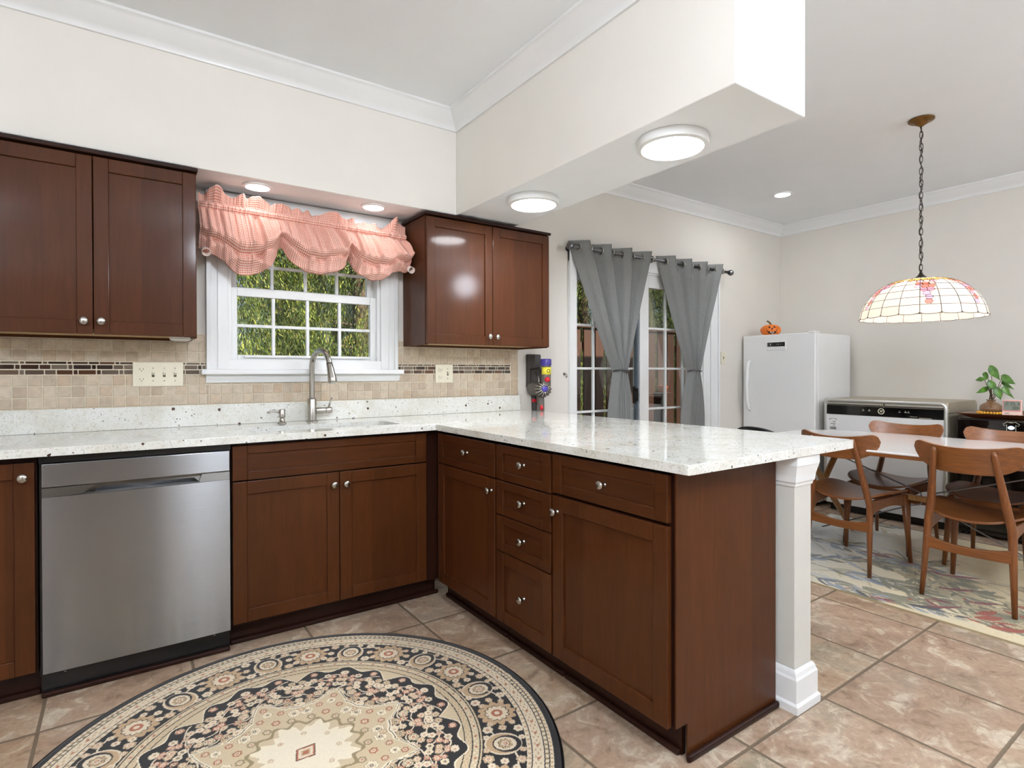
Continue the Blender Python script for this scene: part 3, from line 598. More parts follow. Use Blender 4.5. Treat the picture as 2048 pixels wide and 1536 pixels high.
for j in range(NV):
    v = j/(NV-1)
    if v < .14:                                             # ruffled header above the rod
        q = v/.14; z = ztop+(zpk+.012-ztop)*q; y = 3.085-.045*ruf*(1-q)-.026*ruf2*(1-q)-.004*fine-.012*(1-q)
    elif v < .20:                                           # gathered rod pocket
        q = (v-.14)/.06; z = zpk+.012-.030*q; y = 3.080-.016*np.sin(PI*q)+.006*fine
    else:
        q = (v-.20)/.80; z0_ = zpk-.018
        if q < .86: p = q/.86; z = z0_+(zb-z0_)*p
        else: p = 1.0; z = zb+.035*((q-.86)/.14)
        puff = (.125*np.sin(PI*min(1, p/.66)**1.25*.60) if p < .66 else .125*np.sin(PI*.60)*(1-.55*((p-.66)/.34)**1.3))*(1-.62*np.clip(pinch, 0, 1)*min(1, p*1.5))
        y = 3.078-puff+.046*fold*(1-.60*p)*min(1, p*5+.3)+.004*fine*(1-p)
        if q >= .86: y = y+.075*((q-.86)/.14)               # turned under
        y = y+.030*np.exp(-((p-.70-.05*fold)/.045)**2)*(1-np.clip(pinch, 0, 1))-.022*np.exp(-((p-.56-.05*fold)/.07)**2)
        sw = (np.abs(np.sin((z-1.60)*38+2.0*np.cos((xs-.85)*9)))-.5)*.022*np.clip(p*1.6-.5, 0, 1); y = y+sw*(1-.4*pinch)
        dr_ = .020*np.clip(p, 0, 1)*(np.exp(-((xs-.60)/.05)**2)-np.exp(-((xs-.73)/.05)**2)+np.exp(-((xs-.97)/.05)**2)-np.exp(-((xs-1.09)/.05)**2))
        V.append(np.stack([xs+dr_+.006*fold, np.minimum(y, 3.115), z], 1)); UVS.append(np.stack([ln, np.full(NU, v*.46)], 1)); continue
    V.append(np.stack([xs+.006*fold, y, z], 1)); UVS.append(np.stack([ln, np.full(NU, v*.46)], 1))
b = MB(); VA = np.concatenate(V); b.v = [tuple(p) for p in VA]; b.uv = np.concatenate(UVS)
b.f = [(j*NU+i, j*NU+i+1, (j+1)*NU+i+1, (j+1)*NU+i) for j in range(NV-1) for i in range(NU-1)]
b.build('cloth', 'gingham', t, True, solid=.0015)
MB().tube([(.312, 3.092, 1.998), (1.378, 3.092, 1.980)], .008, 10).build('rod', 'white', t, True)
for x, n in ((.318, 'end_hem'), (1.372, 'end_hem')):        # rolled ends of the lining
    z0 = 1.752 if x < .8 else 1.775; b = MB(); ring = []
    b.tube([(x+.012, 3.055, z0+.035), (x+.008, 3.03, z0+.012), (x+.01, 2.995, z0-.004)], [.010, .016, .019], 14, cap=False); b.build(n, 'gingham', t, True, solid=.002)

rod = thing('curtain_rod', 'pewter curtain rod with ball finials above the patio door', 'curtain rod', (3.66, 3.085, 2.10))
RY, RZ = 3.088, 2.098
MB().tube([(2.705, RY, RZ), (4.60, RY, RZ)], .0125, 14).build('pole', 'rodmetal', rod, True)
for x, s in ((2.705, -1), (4.60, 1)):
    MB().lathe([(.0001, .058), (.014, .056), (.024, .046), (.028, .034), (.024, .020), (.013, .012), (.012, .008), (.018, .004), (.018, 0), (.0001, 0)], (x, RY, RZ), 'x' if s > 0 else '-x', 20).build('finial', 'rodmetal', rod, True, auto=60)
for x in (2.72, 3.62, 4.585): MB().tube([(x, YW-.002, RZ), (x, RY+.012, RZ)], .007, 8).lathe([(.02, 0), (.02, .006)], (x, YW-.0005, RZ), '-y', 16).build('bracket', 'rodmetal', rod)
def curtain(label, top0, top1, tie0, tie1, zt, bot0, bot1):
    cxm = (top0+top1)/2; t = thing('curtain', label, 'curtain', (cxm, RY, RZ), 'tied back curtains'); NUc, NVc = 241, 90; b = MB(); NW = 4.0
    ph = .5
    def P(u, v):
        z = 2.148-(2.148-.02)*v
        if z >= zt: k = (2.148-z)/(2.148-zt); kk = k**1.05; x0 = top0+(tie0-top0)*kk; x1 = top1+(tie1-top1)*kk; amp = .056*(1-.42*k); gath = k
        else: k = min(1, (zt-z)/.42); kk = math.sin(k*PI/2); x0 = tie0+(bot0-tie0)*kk; x1 = tie1+(bot1-tie1)*kk; amp = .025+.014*k; gath = 1-.4*k
        a = 2*PI*(NW*u)+PI*ph; s = math.sin(a); sh = math.copysign(abs(s)**(.75), s)
        bulge = 4*u*(1-u); x = x0+(x1-x0)*u+ .012*math.sin(2*a)*(1-gath*.6)
        y = RY+amp*sh*(1+.25*gath*math.sin(5*u+1))-.018*gath*bulge
        if z > 2.02: x += .008*math.sin(2*a)
        return (x, y-.003*math.sin(13*v+9*u), z)
    b.grid(P, NUc, NVc); b.build('cloth', 'curtain', t, True, solid=.002)
    for k in range(8):
        u = (k+.5)/8; x = top0+(top1-top0)*u; m = .5
        MB().tube([(x, RY+.0245*math.cos(2*PI*i/24), RZ+.0245*math.sin(2*PI*i/24)) for i in range(24)], .0058, 8, closed=True).build('grommet', 'nickel', t, True)
    MB().tube([((tie0+tie1)/2+((tie1-tie0)/2+.012)*math.cos(2*PI*i/28), RY-.006+.052*math.sin(2*PI*i/28), zt+.006*math.sin(2*PI*i/14)) for i in range(28)], .007, 8, closed=True).build('tie_band', 'rodmetal', t, True)
curtain('grey grommet curtain tied in at the waist, left half of the patio door', 2.70, 3.60, 3.135, 3.245, 1.19, 3.085, 3.320)
curtain('grey grommet curtain tied in at the waist, right half of the patio door', 3.665, 4.545, 4.045, 4.150, 1.19, 3.965, 4.225)

# ------------------------------------------------------------------ upright freezer with a pumpkin on top
t = thing('upright_freezer', 'tall white upright freezer in the dining room corner', 'freezer', (5.22, 2.81, 0))
fx0, fx1, fy0, fy1, fz = 4.93, 5.575, 2.465, 3.150, 1.522
MB().box(fx0+.055, fx1, fy0, fy1, .03, fz-.004).build('cabinet_body', 'white_app', t, bevel=.008)
b = MB(); nn = 12; rings = []
for z in (.10, fz): rings.append([(fx0+.050, fy0, z)]+[(fx0-.012*math.sin(PI*i/nn)**.8, fy0+(fy1-fy0)*i/nn, z) for i in range(nn+1)]+[(fx0+.050, fy1, z)])
b.loft(rings); dr_o = b.build('door', 'white_app', t, True, bevel=.006, auto=40)
hy = 3.075; b = MB(); pts = [(fx0+.004, hy, 1.285), (fx0-.032, hy, 1.262), (fx0-.050, hy, 1.20), (fx0-.058, hy, 1.05), (fx0-.050, hy, .90), (fx0-.032, hy, .838), (fx0+.004, hy, .815)]
b.tube(pts, [.010, .012, .012, .012, .012, .012, .010], 12, flat=1.7); b.build('handle', 'white_app', dr_o, True)
b = MB().box(fx0-.016, fx0, 2.715, 2.905, 1.372, 1.456).build('control_housing', 'white_app', dr_o, bevel=.008)
b = MB().box(fx0-.0185, fx0-.015, 2.727, 2.893, 1.410, 1.449).build('control_panel', 'blackgloss', dr_o, bevel=.001)
b = MB()
for y, h in ((2.862, .014), (2.80, .006), (2.785, .006), (2.768, .006), (2.748, .006)): b.box(fx0-.0195, fx0-.0183, y-.002, y+.002, 1.43-h/2, 1.43+h/2)
b.build('indicator', 'ivory', dr_o)
MB().box(fx0-.008, fx0+.10, fy0+.008, fy0+.055, fz-.003, fz+.012).build('hinge_cover', 'white_app', t, bevel=.005)
for x, y in ((4.99, 2.50), (4.99, 3.11), (5.54, 2.50), (5.54, 3.11)): MB().lathe([(.02, 0), (.02, .03)], (x, y, .0), 'z', 12).build('foot', 'black', t)

pk = thing('jack_o_lantern', 'small orange jack-o-lantern ornament standing on the white freezer', 'ornament', (5.10, 2.97, fz), rz=math.radians(0))
PC = Vector((5.10, 2.97, fz+.054)); R0 = .092; pumpkin = simple('orange glazed pumpkin', (232, 120, 30), .35, var=.18, scale=30); black = M['slot']
fdir = Vector((-.80, -.60, 0)); fr_ = Vector((.60, -.80, 0)) ; fr_ = Vector((fdir.y, -fdir.x, 0))*-1
def psurf(a, e, k=1.0):
    rr = R0*(1-.065*abs(math.cos(a*5))**6)
    return Vector((rr*math.cos(a)*math.cos(e)*k, rr*math.sin(a)*math.cos(e)*k, .060*math.sin(e)*k*(1-.12*math.exp(-((abs(e)-PI/2)/.35)**2))))
b = MB(); n, m = 80, 24; b.loft([[tuple(PC+psurf(2*PI*i/n, -PI/2*.99+PI*.99*j/m)) for i in range(n)] for j in range(m+1)]); b.build('shell', pumpkin, pk, True)
MB().tube([PC+Vector((0, 0, .05)), PC+Vector((.002, .006, .068)), PC+Vector((-.004, .018, .082)), PC+Vector((-.008, .032, .090))], [.013, .009, .008, .009], 8).build('stem', simple('olive stem', (96, 84, 40), .6), pk, True)
fa = math.atan2(-.62, -.78)
def facept(h, v): return tuple(PC+psurf(fa+h/.088, v/.062, 1.03))
def feature(name, poly, mat):
    ctr = (sum(p[0] for p in poly)/len(poly), sum(p[1] for p in poly)/len(poly)); k = len(poly); vs = [facept(*ctr)]+[facept(*p) for p in poly]
    MB().add(vs, [(0, 1+i, 1+(i+1) % k) for i in range(k)]).build(name, mat, pk, solid=.003)
dk = simple('dark painted face', (52, 22, 14), .6)
feature('eye', [(-.036, .020), (-.012, .020), (-.022, .042)], dk); feature('eye', [(.036, .020), (.012, .020), (.020, .042)], dk); feature('nose', [(-.010, .014), (.010, .014), (0, -.006)], dk)
mo = [(-.050, .010), (-.036, -.012), (-.018, -.020), (0, -.022), (.018, -.020), (.036, -.012), (.050, .010), (.036, -.030), (.016, -.040), (0, -.042), (-.016, -.040), (-.036, -.030)]
vs = [facept(*p) for p in mo]; MB().add(vs, [(0, 1, 11), (1, 2, 10, 11), (2, 3, 9, 10), (3, 4, 8, 9), (4, 5, 7, 8), (5, 6, 7)]).build('mouth', dk, pk, solid=.003)
for h, v in ((-.010, -.0245), (.010, -.0245), (.005, -.0375)):
    MB().add([tuple(PC+psurf(fa+(h+a)/.088, (v+c_)/.062, 1.06)) for a, c_ in ((-.006, -.004), (.006, -.004), (.006, .004), (-.006, .004))], [(0, 1, 2, 3)]).build('tooth', 'white', pk, solid=.003)

# ------------------------------------------------------------------ chest fridge with two lids
t = thing('chest_fridge', 'low two-lid chest fridge with a black control strip beside the freezer', 'fridge', (5.25, 1.96, 0))
kx0, kx1, ky0, ky1, kz = 4.945, 5.585, 1.522, 2.40, .948
champ = simple('champagne metallic side panel', (176, 166, 146), .4, .5, var=.03); silver = simple('satin silver trim', (206, 206, 202), .3, .7, var=.03)
MB().box(kx0+.02, kx1, ky0+.006, ky1-.006, .06, .862).build('cabinet_body', champ, t, bevel=.004)
MB().box(kx0+.06, kx1-.02, ky0+.03, ky1-.03, .0, .058).build('plinth', 'black', t)
ym = 1.945
for y0, y1 in ((ky0, ym-.003), (ym+.003, ky1)):
    pr = [(kx0+.014, .900), (kx0+.014, .928), (kx0+.022, .942), (kx0+.036, kz), (kx1-.05, kz+.004), (kx1-.018, kz-.008), (kx1, kz-.036), (kx1, .866), (kx0+.03, .866), (kx0+.03, .900)]
    b = MB().prism([(x, z) for x, z in pr], y0, y1, 'y'); ld = b.build('lid', champ, t, bevel=.006)
    MB().box(kx0+.004, kx0+.03, y0+.012, y1-.012, .905, .918).build('lid_grip', silver, ld, bevel=.003)
b = MB(); rr = .035; path = [(kx0+.010, ky1-.012, .075)]+[(kx0+.010, ky1-.012, .5), (kx0+.010, ky1-.012, kz-.012-rr)]
path += [(kx0+.010, ky1-.012-rr+rr*math.cos(a), kz-.012-rr+rr*math.sin(a)) for a in [PI/2*i/6 for i in range(1, 7)]]
path += [(kx0+.010, ky0+.012+rr-rr*math.sin(a), kz-.012-rr+rr*math.cos(a)) for a in [PI/2*i/6 for i in range(0, 7)]]+[(kx0+.010, ky0+.012, .5), (kx0+.010, ky0+.012, .075)]
b.tube(path, .0125, 12); b.build('front_trim', silver, t, True)
MB().box(kx0+.004, kx0+.02, ky0+.022, ky1-.022, .820, .893).build('control_strip', 'blackgloss', t, bevel=.002)
MB().box(kx0+.006, kx0+.02, ky0+.022, ky1-.022, .065, .817).build('front_panel', simple('white glass front panel', (228, 229, 230), .12, var=.02, scale=3, coat=.5), t, bevel=.002)
MB().tube([(kx0+.002, 1.958+.021*math.cos(2*PI*i/28), .861+.021*math.sin(2*PI*i/28)) for i in range(28)], .0028, 8, closed=True).build('dial_ring', 'ivory', t, True)
b = MB()
for y0, y1, z in ((1.946, 1.970, .865), (1.950, 1.966, .857)): b.box(kx0+.0025, kx0+.0045, y0, y1, z-.0025, z+.0025)
for y in (2.09, 2.045, 1.83, 1.79, 1.77): b.box(kx0+.0025, kx0+.0045, y-.008, y+.008, .859, .862).box(kx0+.0025, kx0+.0045, y-.002, y+.002, .868, .872)
b.box(kx0+.0025, kx0+.0045, 1.62, 1.70, .8235, .826).box(kx0+.0025, kx0+.0045, 1.71, 1.76, .830, .832); b.build('control_marks', 'ivory', t)
st = MB().prism([(2.325+.038*math.cos(a), .772+.020*math.sin(a)) for a in [PI*i/12 for i in range(13)]]+[(2.287, .682), (2.363, .682)], kx0+.0045, kx0+.0062, 'x').build('energy_sticker', 'white', t)
b = MB()
for i in range(9): a = PI*(i+.5)/9; b.box(kx0+.0035, kx0+.0048, 2.325+.030*math.cos(a)-.0028, 2.325+.030*math.cos(a)+.0028, .769+.014*math.sin(a)-.002, .769+.014*math.sin(a)+.003)
for y, z, w in ((2.315, .755, .012), (2.325, .737, .020), (2.318, .722, .006), (2.325, .708, .024), (2.325, .700, .026), (2.325, .692, .024)): b.box(kx0+.0035, kx0+.0048, y-w, y+w, z-.0022, z+.0022)
b.build('sticker_print', 'slot', st)

# ------------------------------------------------------------------ black cabinet with tray, plant and clock
t = thing('black_cabinet', 'low glossy black cabinet with a small glowing emblem at the right edge', 'cabinet', (5.28, 1.16, 0))
MB().box(4.995, 5.58, .86, 1.478, .02, .842).build('body', 'blackgloss', t, bevel=.006); MB().box(4.978, 4.994, .866, 1.474, .06, .836).build('door', 'blackgloss', t, bevel=.004)
for x in (5.03, 5.55):
    for y in (.9, 1.44): MB().lathe([(.018, 0), (.018, .021)], (x, y, 0), 'z', 12).build('foot', 'black', t)
b = MB(); ln_ = lambda pts: b.tube([(4.9765, 1.172+p[0], .800+p[1]) for p in pts], .0012, 6)
ln_([(.020, .030), (.008, .024), (-.008, .024), (-.020, .030), (-.044, .014), (-.036, .002), (-.024, .010), (-.024, -.040)]); ln_([(.020, .030), (.044, .014), (.036, .002), (.024, .010), (.024, -.040)]); ln_([(.008, .030), (0, .026), (-.008, .030)])
em = b.build('emblem_outline', 'ivory', t)
MB().prism([(1.172+.016*math.cos(a)*(1+.15*math.cos(2*a)), .790+.013*math.sin(a)) for a in [2*PI*i/16 for i in range(16)]], 4.9752, 4.9775, 'x').build('emblem_light', glow('pale blue lit emblem', (190, 215, 245), 1.2), em)
tr = thing('serving_tray', 'flared dark wooden tray lying on the black cabinet', 'tray', (5.25, 1.17, .843))
trm = plank_mat('dark walnut tray', (104, 58, 34), 'y', .3)
rings = []
for x0, x1, y0, y1, z in ((5.02, 5.50, .92, 1.40, .8435), (4.955, 5.565, .84, 1.475, .876), (4.955, 5.565, .84, 1.475, .879), (5.02, 5.50, .92, 1.40, .852)): rings.append([(x0, y0, z), (x1, y0, z), (x1, y1, z), (x0, y1, z)])
MB().loft(rings).build('tray', trm, tr)
TZ = .8525; vx, vy = 5.20, 1.338
vt = thing('plant_vase', 'brown glass vase with water standing on the tray', 'vase', (vx, vy, TZ))
kg = NM('amber glass'); kg.bs(color=lin(150, 108, 66), rough=.03, spec=.6, coat=.5); kg.b.inputs['Alpha'].default_value = .42; amber = kg.m
MB().lathe([(.028, .030), (.064, .034), (.066, .05), (.062, .075), (.042, .092), (.026, .100), (.024, .112), (.030, .118)], (vx, vy, TZ), 'z', 32, cap=False).build('bowl', amber, vt, True, solid=.002)
MB().lathe([(.0001, .004), (.060, .002), (.064, .012), (.060, .030), (.0001, .0305)], (vx, vy, TZ), 'z', 32).build('base', simple('dark lacquer base', (44, 22, 16), .25), vt, True, auto=50)
beadm = [simple('yellow bead', (236, 176, 40), .3), simple('pale bead', (226, 206, 150), .3)]
bd = thing('bead_bracelet', 'ring of yellow and pale beads around the foot of the vase', 'beads', (vx, vy, TZ))
for k in range(26):
    a = 2*PI*k/26; MB().ball((vx+.075*math.cos(a), vy+.075*math.sin(a), TZ+.024), .0088, 10, 8).build('bead', beadm[17 < k < 25], bd, True)
MB().tube([(vx+.075*math.cos(2*PI*i/40), vy+.075*math.sin(2*PI*i/40), TZ+.024) for i in range(40)], .002, 6, closed=True).build('cord', 'slot', bd, True)
pl = thing('pothos_plant', 'green heart-leaved pothos cutting growing from the glass vase', 'plant', (vx, vy, TZ+.05))
leafm = NM('glossy green leaf'); vv = leafm.coords(); nz = leafm.noise(vv, 30, 3); leafm.bs(color=leafm.ramp(nz.outputs[0], [(.3, lin(44, 84, 20)), (.7, lin(88, 134, 36))]), rough=.32, spec=.5); stemm = simple('plum green stem', (86, 72, 46), .5)
RD = Vector((.82, -.572, 0)); TO = Vector((-.572, -.82, 0))                                # across and towards the viewer side
def leaf(tip_h, tip_v, base_h, base_v, w, depth, fold=.25):
    C0 = Vector((vx, vy, TZ)); Bp = C0+RD*base_h+Vector((0, 0, base_v))+TO*depth; Tp = C0+RD*tip_h+Vector((0, 0, tip_v))+TO*(depth+.03)
    ax = (Tp-Bp); L = ax.length; ax.normalize(); nrm = TO-ax*TO.dot(ax)
    nrm = (nrm.normalized()+Vector((0, 0, .25))).normalized(); sd = ax.cross(nrm).normalized(); b = MB()
    def P(u, v):
        s = v; hw = w*(math.sin(PI*min(1, s*1.02)**.62))*(1-.15*s) if s < 1 else 0; e = (u-.5)*2
        lobe = -.10*L*max(0, 1-s*5)*abs(e)
        return tuple(Bp+ax*(L*s+lobe)+sd*(e*hw)+nrm*(-fold*abs(e)*hw-.12*L*s*s))
    b.grid(P, 9, 14); return b, Bp
leaves = [(-.062, .262, -.035, .315, .024, .00), (.030, .265, -.020, .36, .038, .02), (-.140, .262, -.062, .272, .018, .01), (-.020, .185, -.055, .255, .034, .05), (-.150, .170, -.045, .205, .020, .03), (-.010, .125, -.015, .205, .036, .07), (.060, .150, .045, .215, .030, .06), (.140, .235, .065, .290, .036, .02), (.160, .195, .090, .245, .017, -.01), (.132, .130, .070, .205, .018, .02)]
for i, (th, tv, bh, bv, w, dp) in enumerate(leaves):
    b, Bp = leaf(th, tv, bh, bv, w, dp); lf = b.build('leaf', leafm.m, pl, True, solid=.0012)
    C0 = Vector((vx, vy, TZ)); MB().tube([C0+Vector((.004*math.cos(i), .004*math.sin(i), .055)), C0+Vector((.010*math.cos(i*2), .010*math.sin(i*2), .115)), C0*.0+(Bp+C0+Vector((0, 0, .125)))*.5+TO*.01, Bp], [.0028, .0026, .0022, .0018], 6).build('stem', stemm, lf, True)
ck = thing('digital_clock', 'pink and cream digital clock with a grey display on the tray beside the vase', 'clock', (5.17, 1.213, TZ))
kx = 5.165; tilt = .02
b = MB().prism([(kx-.010, TZ+.0), (kx+.028, TZ+.0), (kx+.020, TZ+.122), (kx+.004, TZ+.122)], 1.160, 1.266, 'y'); b.build('case', simple('pink and cream plastic', (236, 208, 196), .4, var=.03), ck, bevel=.004)
def cf(y, z, o): return (kx-.010+.014*(z-TZ)/.122-o, y, z)
def cplate(name, y0, y1, z0, z1, o, mat): MB().add([cf(y0, z0, o), cf(y1, z0, o), cf(y1, z1, o), cf(y0, z1, o)], [(0, 1, 2, 3)]).build(name, mat, ck, solid=.0012)
cplate('bezel', 1.164, 1.262, TZ+.040, TZ+.118, .0006, simple('rose bezel', (226, 150, 146), .4)); cplate('display', 1.168, 1.258, TZ+.048, TZ+.112, .0016, simple('grey liquid crystal display', (132, 138, 126), .3))
SEG = {'0': 'abcdef', '1': 'bc', '2': 'abged', '3': 'abgcd', '5': 'afgcd', '7': 'abc', '8': 'abcdefg'}
b = MB()
def seg(ch, y, z, w, h):                                           # y falls to the right on a face seen from -x
    q = {'a': ((0, h), (w, h)), 'g': ((0, h/2), (w, h/2)), 'd': ((0, 0), (w, 0)), 'f': ((0, h/2), (0, h)), 'b': ((w, h/2), (w, h)), 'e': ((0, 0), (0, h/2)), 'c': ((w, 0), (w, h/2))}
    for s in SEG[ch]: (p0, r0), (p1, r1) = q[s]; b.tube([cf(y-p0, z+r0, .0028), cf(y-p1, z+r1, .0028)], .0012, 6)
for ch, y in (('2', 1.247), ('1', 1.228), ('5', 1.208)): seg(ch, y, TZ+.084, .011, .022)
b.box(kx-.010+.0068, kx-.010+.0090, 1.2295, 1.2315, TZ+.090, TZ+.092).box(kx-.010+.0068, kx-.010+.0090, 1.2295, 1.2315, TZ+.098, TZ+.100)
for ch, y in (('3', 1.212), ('8', 1.194)): seg(ch, y, TZ+.054, .011, .022)
for z in (.098, .088, .066): seg('5' if z > .09 else '3', 1.178, TZ+z-.004, .004, .007)
b.build('digits', 'slot', ck)
cplate('print_marks', 1.225, 1.252, TZ+.024, TZ+.027, .0008, M['slot']); cplate('print_marks', 1.175, 1.190, TZ+.012, TZ+.016, .0008, simple('red print', (190, 60, 60), .5))

# ------------------------------------------------------------------ dining table
t = thing('dining_table', 'long white dining table with crossed light oak legs and wire braces', 'table', (4.01, 1.32, 0))
tz = .732; tcx, tcy, ta, tb = 4.01, 1.32, .545, .925
oval = []
for i in range(96):
    a = 2*PI*i/96; c, s = math.cos(a), math.sin(a); p = 2/3.4; oval.append((tcx+ta*math.copysign(abs(c)**p, c), tcy+tb*math.copysign(abs(s)**p, s)))
MB().prism(oval, tz-.010, tz).build('tabletop', 'laminate', t, bevel=.002)
MB().prism([(tcx+(x-tcx)*.996, tcy+(y-tcy)*.998) for x, y in oval], tz-.032, tz-.0102).build('edge_band', 'teak_x', t, bevel=.003)
for y in (1.945, .695):
    for s in (-1, 1):
        top = Vector((tcx+s*.33, y+(.016 if s > 0 else -.016), tz-.033)); ft = Vector((tcx-s*.385, y+(.016 if s > 0 else -.016), .017))
        md_ = top.lerp(ft, .5)
        MB().tube([top, top.lerp(ft, .1), md_, ft.lerp(top, .1), ft], [.020, .021, .023, .020, .016], 12, flat=.75).build('leg', 'oak', t, True)
    MB().box(tcx-.34, tcx+.34, y-.02, y+.02, tz-.055, tz-.0325).build('rail', 'oak', t, bevel=.004)
MB().box(tcx-.075, tcx-.045, 1.225, 1.435, .392, .424).build('centre_block', 'oak', t, bevel=.004)
rx = tcx-.06
for y0, y1 in ((1.345, 1.925), (1.30, .715)):
    s = 1 if y1 > y0 else -1
    MB().tube([(rx, y0, .410), (rx, y0, .438), (rx, y0+s*.012, .448), (rx, y0+s*.04, .458), (rx, y1, .655)], .0042, 8).build('brace', 'wire', t, True)
    MB().tube([(rx, y0, .405), (rx, y0, .38), (rx, y0+s*.012, .370), (rx, y0+s*.05, .360), (rx, y1, .11)], .0042, 8).build('brace', 'wire', t, True)

# ------------------------------------------------------------------ teak dining chairs (front faces +x)
def chair_at(loc, rz, label):
    t = thing('dining_chair', label, 'chair', loc, 'teak dining chairs', rz)
    t.rotation_euler.z = 0; L = Vector(loc); Q = lambda x, y, z: (L.x+x, L.y+y, L.z+z)
    for s in (1, -1):
        b = MB(); b.tube([Q(-.245, s*.186, 0), Q(-.222, s*.176, .22), Q(-.205, s*.168, .40), Q(-.222, s*.152, .50), Q(-.262, s*.134, .65), Q(-.292, s*.120, .765), Q(-.296, s*.118, .782)], [.0125, .0175, .022, .0215, .018, .0145, .008], 14, flat=.82)
        b.build('leg', 'teak', t, True)
        MB().tube([Q(.240, s*.190, 0), Q(.222, s*.178, .22), Q(.205, s*.168, .415)], [.0115, .016, .020], 14).build('leg', 'teak', t, True)
        b = MB(); rings = []
        for k in range(9):
            f = k/8; x = -.205+.41*f; h = .052+.030*abs(2*f-1)**2; zt_ = .423; y = s*.166
            rings.append([Q(x, y-.011, zt_-h), Q(x, y+.011, zt_-h), Q(x, y+.011, zt_), Q(x, y-.011, zt_)])
        b.loft(rings); b.build('side_rail', 'teak', t, bevel=.004)
    MB().box(L.x+.195, L.x+.215, L.y-.168, L.y+.168, .365, .415).build('front_rail', 'teak_x', t, bevel=.004)
    rings = []
    for k in range(13):
        f = k/12; y = .178-.356*f; e = abs(2*f-1); zc = .265+.018*e**2; h = .021+.012*e**2
        rings.append([Q(-.232, y, zc-h), Q(-.212, y, zc-h), Q(-.212, y, zc+h), Q(-.232, y, zc+h)])
    MB().loft(rings).build('stretcher', 'teak_x', t, bevel=.004)
    def seat(u, v):                                               # u across, v back to front; superelliptic outline
        a, c = 2*u-1, 2*v-1; r = max(abs(a), abs(c)); 
        if r > 0: k = r/((abs(a)**3.2+abs(c)**3.2)**(1/3.2)) ; a2, c2 = a*k, c*k
        else: a2 = c2 = 0
        w = .222+.014*c2; y = -a2*w; x = .005+c2*.225-.012*(1-a2*a2)*(c2 < 0)*abs(c2)
        z = .424+.042*abs(a2)**2.2-.006*(1-a2*a2)+.018*max(0, -c2)**2*0+.010*c2*c2*(c2 > 0)*-.8
        return Q(x, y, z)
    MB().grid(seat, 31, 31).build('seat', 'teak_x', t, True, solid=.012, bevel=.002)
    def back(u, v):
        e = 2*u-1; ae = abs(e); hw = .228; y = -e*hw
        top = .789+.030*ae**2.2; bot = .660+.012*ae**2+.10*max(0, ae-.45)**1.7*1.6
        # rounded ends
        q = max(0, (ae-.80)/.20); mid = .772; lim = math.sqrt(max(0, 1-q*q)); top2 = mid+(top-mid)*(lim if q > 0 else 1); bot2 = mid-(mid-bot)*(lim if q > 0 else 1)
        z = bot2+(top2-bot2)*v; x = -.262-.24*(z-.66)+.078*ae**2.0
        return Q(x, y, z)
    MB().grid(back, 61, 15).build('backrest', 'teak_x', t, True, solid=.011, bevel=.002)
    t.rotation_euler.z = rz; return t
TB = 'teak dining chairs'; RUGZ = .009
chA = chair_at((3.715, 1.600, RUGZ), math.radians(-3), 'teak chair nearest the white post, its back towards the kitchen')
chB = dup(chA, (3.682, .985, RUGZ), math.radians(1), 'teak chair in front at the right, its whole back towards the kitchen', TB)
chC = dup(chA, (4.302, 1.640, RUGZ), math.radians(180), 'teak chair across the table in front of the white chest fridge', TB)
chD = dup(chA, (4.302, 1.075, RUGZ), math.radians(180), 'teak chair across the table in front of the black cabinet', TB)

kc = thing('black_chair', 'black chair whose rounded top just shows above the worktop edge', 'chair', (3.60, 2.10, RUGZ), rz=0)
b = MB(); shell = simple('black moulded plastic', (34, 36, 36), .28, var=.1)
def kb_(u, v):
    e = 2*u-1; z = .44+(.822-.030*abs(e)**2.4-.44)*v; return (3.43-.09*v+.05*e*e, 2.075-e*(.165-.03*v), z)
MB().grid(kb_, 25, 15).build('backrest', shell, kc, True, solid=.014, bevel=.003)
MB().grid(lambda u, v: (3.43+.36*v, 2.095+(u-.5)*.36, .455-.012*math.sin(PI*v)), 15, 12).build('seat', shell, kc, True, solid=.014, bevel=.003)
for sx_ in (3.46, 3.76):
    for sy_ in (1.955, 2.235): MB().tube([(sx_+(.04 if sx_ > 3.6 else -.04), sy_, RUGZ), (sx_, sy_, .45)], .011, 10).build('leg', 'black', kc, True)

# ------------------------------------------------------------------ pendant lamp over the table
lx, ly = 3.895, 1.331; pz = ZC
t = thing('pendant_lamp', 'stained glass dome pendant hanging on a chain over the dining table', 'pendant lamp', (lx, ly, ZC))
MB().lathe([(.060, 0), (.066, -.004), (.066, -.010), (.058, -.016), (.036, -.022), (.030, -.030), (.014, -.040), (.008, -.044), (.0005, -.045)], (lx, ly, ZC), 'z', 40).build('canopy', 'bronze', t, True, auto=50)
b = MB(); zt0, zt1 = ZC-.040, 1.775; NL = 24; pitch = (zt0-zt1)/NL; hl = pitch*.66
for k in range(NL):
    zc_ = zt0-pitch*(k+.5); a0 = (k % 2)*PI/2+.5+.3*math.sin(k*1.7); pts = []
    for i in range(20): a = 2*PI*i/20; w = .0088*math.cos(a); h_ = hl*math.copysign(abs(math.sin(a))**.8, math.sin(a)); pts.append((lx+w*math.cos(a0)+.002*math.sin(k), ly+w*math.sin(a0), zc_+h_))
    b.tube(pts, .0021, 6, closed=True)
b.build('chain', 'iron', t, True)
MB().tube([(lx+.007*math.sin(i*1.3), ly+.007*math.cos(i*1.3), ZC-.04-(ZC-.04-1.76)*i/40) for i in range(41)], .0022, 6).build('cord', 'iron', t, True)
